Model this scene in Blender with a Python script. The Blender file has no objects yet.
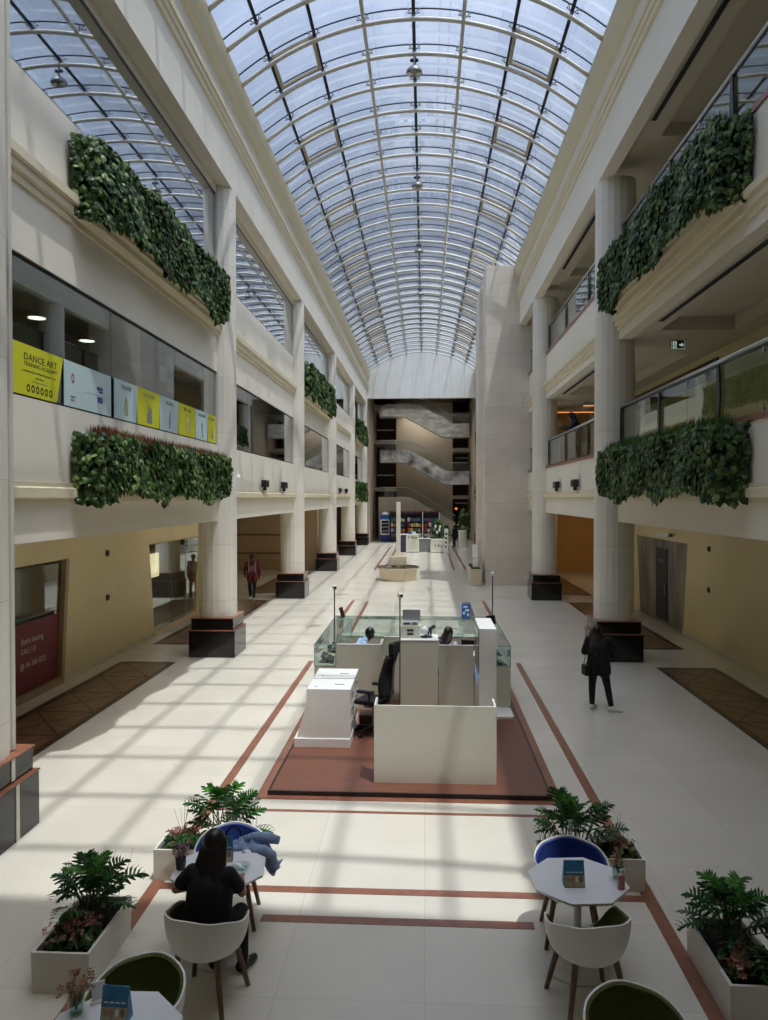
SUN_E, SKY_E, EXPO = 5.4, .61, -.18
import bpy, bmesh, math, random
from mathutils import Vector, Matrix, Euler
random.seed(7)
S = bpy.context.scene
COL = S.collection
PI = math.pi
V = Vector

# ------------------------------------------------------------------ materials
def lin(r, g, b):
    f = lambda c: (c/255/12.92) if c/255 <= .04045 else ((c/255+.055)/1.055)**2.4
    return (f(r), f(g), f(b), 1)

class N:
    """tiny node helper"""
    def __init__(s, name):
        s.m = bpy.data.materials.new(name); s.m.use_nodes = True
        s.t = s.m.node_tree; s.t.nodes.clear()
        s.out = s.n('ShaderNodeOutputMaterial')
    def n(s, kind, **kw):
        o = s.t.nodes.new(kind)
        for k, v in kw.items(): setattr(o, k, v)
        return o
    def l(s, a, b): s.t.links.new(a, b)

def mat(name, rgb, rough=.55, metal=0., noise=.06, nscale=3., rgb2=None, bump=0., spec=.5, coat=0., stretch=None, sheen=0.):
    k = N(name); b = k.n('ShaderNodeBsdfPrincipled')
    b.inputs['Roughness'].default_value = rough; b.inputs['Metallic'].default_value = metal
    b.inputs['Specular IOR Level'].default_value = spec; b.inputs['Coat Weight'].default_value = coat
    b.inputs['Sheen Weight'].default_value = sheen
    tc = k.n('ShaderNodeTexCoord'); nz = k.n('ShaderNodeTexNoise')
    nz.inputs['Scale'].default_value = nscale; nz.inputs['Detail'].default_value = 4
    src = tc.outputs['Object']
    if stretch:
        mp = k.n('ShaderNodeMapping'); mp.inputs['Scale'].default_value = stretch; k.l(src, mp.inputs['Vector']); src = mp.outputs['Vector']
    k.l(src, nz.inputs['Vector'])
    rp = k.n('ShaderNodeValToRGB'); c = lin(*rgb)
    c2 = lin(*rgb2) if rgb2 else tuple(max(0, x*(1-noise*2)) for x in c[:3])+(1,)
    rp.color_ramp.elements[0].position = .3; rp.color_ramp.elements[1].position = .7
    rp.color_ramp.elements[0].color = c2; rp.color_ramp.elements[1].color = c
    k.l(nz.outputs['Fac'], rp.inputs['Fac']); k.l(rp.outputs['Color'], b.inputs['Base Color'])
    if bump:
        bp = k.n('ShaderNodeBump'); bp.inputs['Strength'].default_value = bump; bp.inputs['Distance'].default_value = .01
        k.l(nz.outputs['Fac'], bp.inputs['Height']); k.l(bp.outputs['Normal'], b.inputs['Normal'])
    k.l(b.outputs['BSDF'], k.out.inputs['Surface'])
    return k.m

def glass(name, tint=(235, 242, 240), base=.04, power=4., dust=.0, dustrgb=(225, 230, 235), rough=.0, gain=1., slant=1.):
    k = N(name)
    lw = k.n('ShaderNodeLayerWeight'); lw.inputs['Blend'].default_value = .5
    pw = k.n('ShaderNodeMath', operation='POWER'); k.l(lw.outputs['Facing'], pw.inputs[0]); pw.inputs[1].default_value = power
    ma = k.n('ShaderNodeMath', operation='MULTIPLY_ADD'); k.l(pw.outputs[0], ma.inputs[0]); ma.inputs[1].default_value = gain-base; ma.inputs[2].default_value = base
    ma.use_clamp = True
    tr = k.n('ShaderNodeBsdfTransparent'); tr.inputs['Color'].default_value = lin(*tint)
    gl = k.n('ShaderNodeBsdfGlossy'); gl.inputs['Roughness'].default_value = rough; gl.inputs['Color'].default_value = (.95, .97, 1, 1)
    under = tr.outputs[0]
    if slant < 1:        # longer path through tinted glass at a slant absorbs more
        mc = k.n('ShaderNodeMix', data_type='RGBA'); t0 = lin(*tint); mc.inputs[6].default_value = t0
        mc.inputs[7].default_value = (t0[0]*slant*.97, t0[1]*slant, t0[2]*min(1, slant*1.03), 1)
        rp = k.n('ShaderNodeMapRange'); rp.inputs['From Min'].default_value = .25; rp.inputs['From Max'].default_value = .7
        k.l(lw.outputs['Facing'], rp.inputs['Value']); k.l(rp.outputs[0], mc.inputs[0]); k.l(mc.outputs[2], tr.inputs['Color'])
    if dust:
        tl = k.n('ShaderNodeBsdfTranslucent'); tl.inputs['Color'].default_value = lin(*dustrgb)
        tc = k.n('ShaderNodeTexCoord'); nz = k.n('ShaderNodeTexNoise'); nz.inputs['Scale'].default_value = .55; nz.inputs['Detail'].default_value = 5
        k.l(tc.outputs['Object'], nz.inputs['Vector'])
        mr = k.n('ShaderNodeMapRange'); k.l(nz.outputs['Fac'], mr.inputs['Value']); mr.inputs['From Min'].default_value = .3; mr.inputs['From Max'].default_value = .75
        mr.inputs['To Min'].default_value = dust*.5; mr.inputs['To Max'].default_value = dust*1.6
        mx = k.n('ShaderNodeMixShader'); k.l(mr.outputs[0], mx.inputs[0]); k.l(tr.outputs[0], mx.inputs[1]); k.l(tl.outputs[0], mx.inputs[2]); under = mx.outputs[0]
    m2 = k.n('ShaderNodeMixShader'); k.l(ma.outputs[0], m2.inputs[0]); k.l(under, m2.inputs[1]); k.l(gl.outputs[0], m2.inputs[2])
    k.l(m2.outputs[0], k.out.inputs['Surface'])
    return k.m

def emit(name, rgb, strength):
    k = N(name); e = k.n('ShaderNodeEmission'); e.inputs['Color'].default_value = lin(*rgb); e.inputs['Strength'].default_value = strength
    k.l(e.outputs[0], k.out.inputs['Surface']); return k.m

def island(name, cols, rough=.5, spec=.4, trans=.15):
    """colour that varies from leaf to leaf"""
    k = N(name); b = k.n('ShaderNodeBsdfPrincipled'); b.inputs['Roughness'].default_value = rough; b.inputs['Specular IOR Level'].default_value = spec
    g = k.n('ShaderNodeNewGeometry'); rp = k.n('ShaderNodeValToRGB'); rp.color_ramp.interpolation = 'LINEAR'
    el = rp.color_ramp.elements
    while len(el) < len(cols): el.new(.5)
    for i, c in enumerate(cols): el[i].position = i/(len(cols)-1); el[i].color = lin(*c)
    k.l(g.outputs['Random Per Island'], rp.inputs['Fac']); k.l(rp.outputs['Color'], b.inputs['Base Color'])
    tl = k.n('ShaderNodeBsdfTranslucent'); k.l(rp.outputs['Color'], tl.inputs['Color'])
    mx = k.n('ShaderNodeMixShader'); mx.inputs[0].default_value = trans
    k.l(b.outputs[0], mx.inputs[1]); k.l(tl.outputs[0], mx.inputs[2]); k.l(mx.outputs[0], k.out.inputs['Surface']); return k.m

def tiles(name, rgb, rgb2, mortar, w, h, rough=.25, ms=.006, rot=None, plane='XY', spec=.5, offset=0., nz_amt=.3, coat=0.):
    k = N(name); b = k.n('ShaderNodeBsdfPrincipled'); b.inputs['Roughness'].default_value = rough; b.inputs['Specular IOR Level'].default_value = spec
    b.inputs['Coat Weight'].default_value = coat
    tc = k.n('ShaderNodeTexCoord'); sp = k.n('ShaderNodeSeparateXYZ'); cb = k.n('ShaderNodeCombineXYZ'); k.l(tc.outputs['Object'], sp.inputs[0])
    a, c = {'XY': ('X', 'Y'), 'XZ': ('X', 'Z'), 'YZ': ('Y', 'Z')}[plane]
    k.l(sp.outputs[a], cb.inputs['X']); k.l(sp.outputs[c], cb.inputs['Y'])
    br = k.n('ShaderNodeTexBrick'); br.offset = offset; br.inputs['Scale'].default_value = 1.; br.inputs['Brick Width'].default_value = w; br.inputs['Row Height'].default_value = h
    br.inputs['Mortar Size'].default_value = ms; br.inputs['Mortar Smooth'].default_value = .1
    br.inputs['Color1'].default_value = lin(*rgb); br.inputs['Color2'].default_value = lin(*rgb2); br.inputs['Mortar'].default_value = lin(*mortar)
    k.l(cb.outputs[0], br.inputs['Vector'])
    nz = k.n('ShaderNodeTexNoise'); nz.inputs['Scale'].default_value = 1.1; nz.inputs['Detail'].default_value = 6; k.l(tc.outputs['Object'], nz.inputs['Vector'])
    mr = k.n('ShaderNodeMapRange'); k.l(nz.outputs['Fac'], mr.inputs['Value']); mr.inputs['From Min'].default_value = .25; mr.inputs['From Max'].default_value = .75
    mr.inputs['To Min'].default_value = 1-nz_amt; mr.inputs['To Max'].default_value = 1.
    mx = k.n('ShaderNodeMix', data_type='RGBA', blend_type='MULTIPLY'); mx.inputs[0].default_value = 1.
    k.l(br.outputs['Color'], mx.inputs[6]); k.l(mr.outputs[0], mx.inputs[7]); k.l(mx.outputs[2], b.inputs['Base Color'])
    k.l(b.outputs[0], k.out.inputs['Surface']); return k.m

M = {}
def setup_mats():
    m = M
    m['floor'] = tiles('polished_stone_floor', (223, 217, 202), (216, 210, 194), (206, 200, 184), 1.2, 1.2, rough=.2, ms=.006, nz_amt=.1, spec=.5)
    m['wall'] = mat('cream_wall_paint', (228, 222, 206), .6, nscale=.8, noise=.03)
    m['cream'] = mat('warm_cream_plaster', (224, 207, 160), .65, nscale=.7, noise=.04)
    m['mold'] = mat('cream_moulding', (218, 208, 178), .55, noise=.02)
    m['shaft'] = tiles('column_cladding', (226, 221, 208), (220, 214, 200), (196, 189, 174), 40., 1.4, .45, .006, plane='XZ', nz_amt=.12)
    m['pier'] = tiles('pier_stone', (226, 218, 204), (219, 210, 196), (188, 180, 166), 1.1, .62, .5, .006, plane='XZ', nz_amt=.14, offset=.5)
    m['granite'] = mat('black_granite', (24, 24, 26), .12, noise=.3, nscale=60, spec=.6)
    m['redstone'] = mat('red_brown_stone', (150, 98, 76), .3, nscale=9, noise=.16)
    m['redmarble'] = mat('dusty_red_marble', (150, 96, 82), .35, nscale=7, noise=.12)
    m['inlay'] = mat('brown_marble', (132, 100, 70), .32, nscale=5, noise=.25)
    m['inlay_d'] = mat('dark_brown_marble', (58, 36, 28), .32, nscale=5, noise=.2)
    m['ceil'] = mat('soffit_paint', (205, 197, 180), .7, noise=.02)
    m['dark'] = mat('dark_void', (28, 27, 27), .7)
    m['black'] = mat('black_plastic', (18, 18, 19), .4, noise=.1, nscale=20)
    m['blackmetal'] = mat('black_metal', (30, 31, 34), .35, .6, noise=.05)
    m['navymetal'] = mat('dark_blue_glazing_bar', (26, 30, 46), .4, .3)
    m['whitemetal'] = mat('off_white_steel', (205, 202, 192), .4, noise=.03)
    m['beigemetal'] = mat('beige_vent_frame', (178, 166, 140), .45)
    m['steel'] = mat('brushed_steel', (190, 190, 188), .28, 1., noise=.05, nscale=30)
    m['greymetal'] = mat('grey_metal', (120, 122, 122), .4, .8)
    m['roofglass'] = glass('roof_glass', (232, 236, 241), .05, 4., .05, (232, 236, 240), slant=.45)
    m['winglass'] = glass('window_glass', (205, 215, 212), .09, 3., gain=1.)
    m['mirrorglass'] = glass('reflective_window_glass', (205, 215, 214), .16, 1.9, gain=1.)
    m['clear'] = glass('clear_glass', (226, 238, 232), .03, 4.5)
    m['greenglass'] = glass('green_tinted_glass', (246, 250, 248), .05, 4.)
    m['railglass'] = glass('balustrade_glass', (222, 230, 216), .05, 4.2, gain=.85)
    m['edgeglass'] = mat('glass_edge', (120, 165, 150), .15)
    m['whitelam'] = mat('white_laminate', (238, 238, 234), .3, noise=.01)
    m['greypanel'] = mat('warm_grey_laminate', (224, 223, 208), .4, noise=.01)
    m['greybeige'] = mat('beige_grey_laminate', (200, 199, 180), .45, noise=.02)
    m['deck'] = mat('red_wood_deck', (124, 78, 60), .4, nscale=4, noise=.2, stretch=(1, 14, 1))
    m['edging'] = mat('dark_edging', (36, 30, 30), .4)
    m['wood'] = mat('walnut_leg', (112, 84, 62), .45, nscale=8, noise=.2, stretch=(6, 6, 1))
    m['shell'] = mat('white_chair_shell', (232, 229, 220), .38, noise=.01)
    m['blue'] = mat('blue_upholstery', (34, 62, 138), .9, nscale=60, noise=.12, bump=.1)
    m['green'] = mat('olive_upholstery', (88, 96, 34), .9, nscale=60, noise=.15, bump=.1)
    m['tabletop'] = mat('white_table_top', (236, 237, 238), .25, noise=.01)
    m['planter'] = mat('white_planter_box', (222, 218, 206), .5, noise=.03)
    m['soil'] = mat('dark_soil', (40, 32, 25), .95, nscale=30, noise=.4, bump=.5)
    m['ivy'] = island('ivy_leaves', [(26, 46, 18), (44, 72, 28), (66, 98, 42), (124, 144, 88)], .45, .35)
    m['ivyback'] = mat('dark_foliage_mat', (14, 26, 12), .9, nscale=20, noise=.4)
    m['grass'] = island('green_grass_blades', [(40, 74, 28), (70, 108, 40), (96, 124, 60)], .6)
    m['redgrass'] = island('reddish_grass_blades', [(70, 90, 40), (120, 62, 44), (150, 70, 52), (96, 104, 50)], .6)
    m['philo'] = island('split_leaf_green', [(22, 58, 24), (38, 88, 34), (58, 118, 44)], .35, .6)
    m['philolight'] = island('fresh_leaf_green', [(60, 120, 40), (92, 158, 58)], .35, .6)
    m['stem'] = mat('green_stem', (70, 84, 46), .6)
    m['drygrass'] = mat('dry_grass_stalk', (116, 108, 78), .7)
    m['pinkflower'] = island('dusty_pink_petals', [(150, 92, 92), (196, 140, 130), (214, 176, 150), (120, 70, 76)], .7)
    m['purpleflower'] = island('mauve_petals', [(118, 84, 104), (150, 116, 132), (176, 140, 150)], .7)
    m['driedflower'] = island('dried_blossom', [(150, 110, 84), (178, 140, 110), (120, 80, 62), (196, 168, 140)], .8)
    m['whiteflower'] = island('white_blossom', [(236, 236, 228), (250, 250, 246)], .7)
    m['pot'] = mat('charcoal_pot', (40, 42, 46), .5)
    m['skin'] = mat('skin', (172, 122, 96), .5, noise=.03)
    m['skind'] = mat('dark_skin', (74, 50, 38), .5, noise=.03)
    m['hair'] = mat('black_hair', (16, 14, 14), .42, nscale=40, noise=.3, stretch=(8, 8, 1))
    m['brownhair'] = mat('dark_brown_hair', (42, 28, 22), .45, nscale=40, noise=.3, stretch=(8, 8, 1))
    m['blackcloth'] = mat('black_cloth', (17, 17, 19), .85, nscale=30, noise=.15)
    m['darkcloth'] = mat('dark_navy_cloth', (28, 31, 42), .85, nscale=30, noise=.15)
    m['redcloth'] = mat('maroon_cloth', (112, 34, 38), .85, nscale=30, noise=.15)
    m['pinkgrey'] = mat('faded_red_cloth', (150, 92, 92), .85, nscale=30, noise=.15)
    m['bluecloth'] = mat('light_blue_cloth', (162, 190, 224), .8, nscale=12, noise=.08)
    m['greycloth'] = mat('light_grey_cloth', (150, 152, 158), .85, nscale=30, noise=.1)
    m['denim'] = mat('light_denim', (150, 172, 206), .9, nscale=45, noise=.18, bump=.3)
    m['shoewhite'] = mat('white_shoe', (222, 220, 214), .55)
    m['pattern'] = mat('black_and_white_print', (235, 235, 235), .8, nscale=38, rgb2=(20, 20, 24))
    m['marble'] = mat('grey_veined_marble', (206, 208, 206), .3, nscale=1.6, rgb2=(150, 152, 152), stretch=(1, 1, 2.2))
    m['stairdark'] = mat('dark_marble', (206, 206, 202), .3, nscale=1.1, rgb2=(84, 86, 88))
    m['stairwall'] = mat('taupe_wall', (176, 164, 146), .7, nscale=.5, noise=.05)
    m['brownwall'] = mat('dark_brown_panelling', (74, 46, 34), .5, nscale=2, noise=.2)
    m['warmwall'] = mat('warm_tan_wall', (206, 160, 98), .6, nscale=1, noise=.04)
    m['tanwall'] = mat('tan_panel_wall', (172, 146, 112), .55, nscale=1, noise=.04)
    m['yellow'] = mat('lime_yellow_vinyl', (206, 206, 28), .5, noise=.01)
    m['paleblue'] = mat('pale_blue_vinyl', (190, 212, 212), .5, noise=.01)
    m['paler'] = mat('white_vinyl', (216, 224, 224), .5, noise=.01)
    m['ink'] = mat('black_ink', (34, 34, 30), .7)
    m['inkblue'] = mat('blue_ink', (60, 86, 140), .7)
    m['inkred'] = mat('red_ink', (170, 46, 56), .7)
    m['inkgrey'] = mat('grey_ink', (130, 132, 130), .7)
    m['inkwhite'] = mat('white_ink', (205, 190, 186), .7)
    m['posterred'] = mat('dark_red_poster', (112, 28, 32), .5, noise=.02)
    m['mural'] = mat('grey_forest_mural', (150, 138, 120), .6, nscale=1.3, rgb2=(82, 78, 76), stretch=(1, 1.2, .35))
    m['roomwall'] = mat('dim_room_wall', (128, 126, 120), .8, nscale=1, noise=.05)
    m['roomdark'] = mat('charcoal_room_panel', (58, 58, 60), .7)
    m['lampglow'] = emit('ceiling_lamp_glow', (255, 246, 228), 7)
    m['warmglow'] = emit('warm_strip_glow', (255, 160, 76), 1.3)
    m['dimwarm'] = emit('dim_warm_lamp', (255, 140, 60), .9)
    m['shopglow'] = emit('warm_shop_lamp', (255, 222, 176), 4)
    m['exitglow'] = emit('exit_pictogram', (200, 225, 210), .55)
    m['exitgreen'] = mat('dark_green_sign', (18, 44, 32), .4)
    m['screen'] = mat('dark_screen', (30, 36, 50), .12)
    m['screenlight'] = emit('lit_screen', (150, 175, 215), .5)
    m['laptop'] = mat('silver_laptop', (176, 186, 194), .4)
    m['posterblue'] = mat('blue_poster', (48, 118, 190), .45, nscale=14, rgb2=(28, 76, 150))
    m['menublue'] = mat('blue_menu_print', (62, 134, 176), .5, nscale=18, rgb2=(40, 92, 140))
    m['menutan'] = mat('sandy_menu_print', (196, 182, 140), .5, nscale=22, rgb2=(120, 128, 100))
    m['basin'] = mat('pale_stone_basin', (214, 200, 172), .45, nscale=3, noise=.06)
    m['darkrim'] = mat('dark_wet_stone', (70, 66, 60), .3)
    m['water'] = glass('pool_water', (150, 170, 170), .12, 3.)
    m['fridgeblue'] = mat('fridge_blue', (26, 82, 160), .4)
    m['fridgenavy'] = mat('fridge_navy', (24, 38, 120), .4)
    m['purple'] = mat('dark_purple_panel', (66, 58, 86), .5)
    m['pinktissue'] = mat('dusty_pink_bottle', (190, 128, 126), .4)
    m['papier'] = mat('white_paper', (240, 240, 236), .8, noise=.01)
setup_mats()

# ------------------------------------------------------------------ mesh builder
class MB:
    def __init__(s): s.b = bmesh.new()
    def _xf(s, vs, loc, rot):
        mt = Matrix.Translation(loc) @ (Euler(rot).to_matrix().to_4x4() if rot else Matrix())
        bmesh.ops.transform(s.b, matrix=mt, verts=vs)
    def box(s, x0, x1, y0, y1, z0, z1, rot=None, piv=None):
        c = V(((x0+x1)/2, (y0+y1)/2, (z0+z1)/2)); p = V(piv) if piv else c
        r = bmesh.ops.create_cube(s.b, size=1); vs = r['verts']
        for v in vs: v.co = V((v.co.x*(x1-x0), v.co.y*(y1-y0), v.co.z*(z1-z0))) + c - p
        s._xf(vs, p, rot); return s
    def cb(s, c, d, rot=None):
        return s.box(c[0]-d[0]/2, c[0]+d[0]/2, c[1]-d[1]/2, c[1]+d[1]/2, c[2]-d[2]/2, c[2]+d[2]/2, rot)
    def frame_box(s, c, ax, ay, az, d):
        """box along arbitrary orthogonal axes"""
        c = V(c); P = []
        for k in (-.5, .5):
            for j in (-.5, .5):
                for i in (-.5, .5): P.append(s.b.verts.new(c+V(ax)*i*d[0]+V(ay)*j*d[1]+V(az)*k*d[2]))
        for f in ((0, 2, 3, 1), (4, 5, 7, 6), (0, 1, 5, 4), (2, 6, 7, 3), (0, 4, 6, 2), (1, 3, 7, 5)): s.b.faces.new([P[i] for i in f])
        return s
    def prism(s, pts, axis, a, b):
        """extrude a 2D outline: axis 'y' -> pts are (x,z); 'x' -> (y,z); 'z' -> (x,y)"""
        mk = {'y': lambda p, t: (p[0], t, p[1]), 'x': lambda p, t: (t, p[0], p[1]), 'z': lambda p, t: (p[0], p[1], t)}[axis]
        A = [s.b.verts.new(mk(p, a)) for p in pts]; B = [s.b.verts.new(mk(p, b)) for p in pts]
        n = len(pts); s.b.faces.new(A); s.b.faces.new(B[::-1])
        for i in range(n): s.b.faces.new((A[i], B[i], B[(i+1) % n], A[(i+1) % n]))
        return s
    def cyl(s, p, q, r, r2=None, seg=12, caps=True):
        p, q = V(p), V(q); d = q-p
        if d.length < 1e-6: return s
        mt = Matrix.Translation((p+q)/2) @ d.to_track_quat('Z', 'Y').to_matrix().to_4x4()
        bmesh.ops.create_cone(s.b, cap_ends=caps, segments=seg, radius1=r, radius2=r if r2 is None else r2, depth=d.length, matrix=mt); return s
    def ball(s, c, r, seg=12, sc=(1, 1, 1), rot=None):
        x = bmesh.ops.create_uvsphere(s.b, u_segments=seg, v_segments=max(6, seg*2//3), radius=1)
        for v in x['verts']: v.co = V((v.co.x*r*sc[0], v.co.y*r*sc[1], v.co.z*r*sc[2]))
        s._xf(x['verts'], c, rot); return s
    def tube(s, pts, r, seg=8, closed=False):
        pts = [V(p) for p in pts]; n = len(pts); rings = []
        rr = r if isinstance(r, (list, tuple)) else [r]*n
        up = None
        for i, p in enumerate(pts):
            a = pts[max(0, i-1)]; b = pts[min(n-1, i+1)]
            if closed: a = pts[(i-1) % n]; b = pts[(i+1) % n]
            t = (b-a).normalized()
            if up is None: up = V((0, 0, 1)) if abs(t.z) < .9 else V((1, 0, 0))
            u = (up - t*up.dot(t))
            u = u.normalized() if u.length > 1e-5 else t.orthogonal().normalized()
            w = t.cross(u); up = u
            rings.append([s.b.verts.new(p+(u*math.cos(2*PI*k/seg)+w*math.sin(2*PI*k/seg))*rr[i]) for k in range(seg)])
        for i in range(n-1 if not closed else n):
            A, B = rings[i], rings[(i+1) % n]
            for k in range(seg): s.b.faces.new((A[k], A[(k+1) % seg], B[(k+1) % seg], B[k]))
        if not closed: s.b.faces.new(rings[0][::-1]); s.b.faces.new(rings[-1])
        return s
    def lathe(s, prof, c=(0, 0, 0), seg=24, cap=True):
        c = V(c); rings = []
        for r, z in prof: rings.append([s.b.verts.new(c+V((r*math.cos(2*PI*k/seg), r*math.sin(2*PI*k/seg), z))) for k in range(seg)])
        for A, B in zip(rings, rings[1:]):
            for k in range(seg): s.b.faces.new((A[k], A[(k+1) % seg], B[(k+1) % seg], B[k]))
        if cap: s.b.faces.new(rings[0][::-1]); s.b.faces.new(rings[-1])
        return s
    def face(s, pts): s.b.faces.new([s.b.verts.new(p) for p in pts]); return s
    def build(s, name, m, parent=None, smooth=False, bevel=0., seg=2, angle=None):
        bmesh.ops.recalc_face_normals(s.b, faces=s.b.faces)
        me = bpy.data.meshes.new(name); s.b.to_mesh(me); s.b.free()
        o = bpy.data.objects.new(name, me); COL.objects.link(o)
        if m is not None: me.materials.append(M[m] if isinstance(m, str) else m)
        if smooth:
            for p in me.polygons: p.use_smooth = True
        if angle and smooth:
            me.set_sharp_from_angle(angle=math.radians(angle))
        if bevel:
            md = o.modifiers.new('edge', 'BEVEL'); md.width = bevel; md.segments = seg; md.limit_method = 'ANGLE'; md.angle_limit = math.radians(40)
        if parent is not None: o.parent = parent
        return o

def tag(o, label=None, cat=None, group=None, kind=None):
    if label: o['label'] = label
    if cat: o['category'] = cat
    if group: o['group'] = group
    if kind: o['kind'] = kind
    return o
def empty(name, loc=(0, 0, 0), rz=0., label=None, cat=None, group=None, kind=None):
    o = bpy.data.objects.new(name, None); COL.objects.link(o); o.location = loc; o.rotation_euler = (0, 0, rz)
    o.empty_display_size = .1
    return tag(o, label, cat, group, kind)
def copy_tree(o, parent=None):
    c = o.copy(); COL.objects.link(c)
    if parent is not None: c.parent = parent
    for ch in list(o.children): copy_tree(ch, c)
    return c
def dup(o, loc, rz=0., label=None, group=None):
    c = copy_tree(o); c.location = loc; c.rotation_euler = (0, 0, rz)
    if label: c['label'] = label
    if group: c['group'] = group
    return c
def text(s, size, loc, rot, m, name='lettering', parent=None, depth=.002, align='CENTER', shear=0., sx=1.):
    cu = bpy.data.curves.new(name, 'FONT'); cu.body = s; cu.size = size; cu.align_x = align; cu.align_y = 'CENTER'; cu.extrude = depth; cu.shear = shear; cu.resolution_u = 2
    t = bpy.data.objects.new(name, cu); COL.objects.link(t)
    dg = bpy.context.evaluated_depsgraph_get(); me = bpy.data.meshes.new_from_object(t.evaluated_get(dg)); bpy.data.objects.remove(t); bpy.data.curves.remove(cu)
    o = bpy.data.objects.new(name, me); COL.objects.link(o); me.materials.clear(); me.materials.append(M[m])
    o.location = loc; o.rotation_euler = rot; o.scale = (sx, 1, 1)
    if parent is not None: o.parent = parent
    return o
def struct(o): o['kind'] = 'structure'; return o

H = 4.0
XC = -.3
def U(side, u): return XC + side*u      # distance u from the hall's axis, side -1 left / +1 right
COLY = [8.25+11.1*k for k in range(6)]; COLY[0] = 8.5
# ------------------------------------------------------------------ floor
struct(MB().box(-13, 13, -4, 76, -.3, 0).build('floor', 'floor'))
b = MB()
def ring(b, x0, x1, y0, y1, w, z=.004):
    b.box(x0, x0+w, y0, y1, 0, z); b.box(x1-w, x1, y0, y1, 0, z); b.box(x0+w, x1-w, y0, y0+w, 0, z); b.box(x0+w, x1-w, y1-w, y1, 0, z)
b.box(-2.83, -2.70, -2, 18.5, 0, .004).box(2.17, 2.30, -2, 18.5, 0, .004)         # long side lines
b.box(-2.70, 2.17, 9.59, 9.66, 0, .004)
b.box(-2.70, 2.17, 7.62, 7.74, 0, .004)
b.box(-1.55, 1.02, 7.08, 7.20, 0, .004)
b.box(-2.25, 1.81, 9.98, 10.12, 0, .004).box(-2.25, -2.11, 10.12, 18.2, 0, .004).box(1.67, 1.81, 10.12, 18.2, 0, .004).box(-2.11, 1.67, 18.05, 18.2, 0, .004)
for y0, y1 in ((20.4, 29.5), (42, 62)):
    b.box(-2.83, -2.70, y0, y1, 0, .004).box(2.17, 2.30, y0, y1, 0, .004)
    b.box(-2.25, -2.13, y0, y1-.3, 0, .004).box(1.56, 1.68, y0, y1-.3, 0, .004)
struct(b.build('floor_inlay_lines', 'redstone'))
base, dk = MB(), MB()
for side in (-1, 1):
    for k in range(5):
        y0, y1 = COLY[k]+1.05, COLY[k+1]-1.15
        x0, x1 = sorted((U(side, 5.72), U(side, 7.08)))
        base.box(x0, x1, y0, y1, 0, .003)
        ring(dk, x0, x1, y0, y1, .13, .006)
        n = 6; st = (y1-y0-.26)/n
        for i in range(n):
            a = y0+.13+i*st
            dk.box(x0+.13, x1-.13, a-.02, a+.02, 0, .005)
            xa, xb = x0+.13, x1-.13
            for (p, q) in (((xa, a), (xb, a+st)), ((xb, a), (xa, a+st))):
                L = math.hypot(q[0]-p[0], q[1]-p[1]); an = math.atan2(q[1]-p[1], q[0]-p[0])
                dk.frame_box(((p[0]+q[0])/2, (p[1]+q[1])/2, .0025), (math.cos(an), math.sin(an), 0), (-math.sin(an), math.cos(an), 0), (0, 0, 1), (L, .035, .005))
struct(base.build('floor_inlay_panels', 'inlay')); struct(dk.build('floor_inlay_border', 'inlay_d'))

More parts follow.
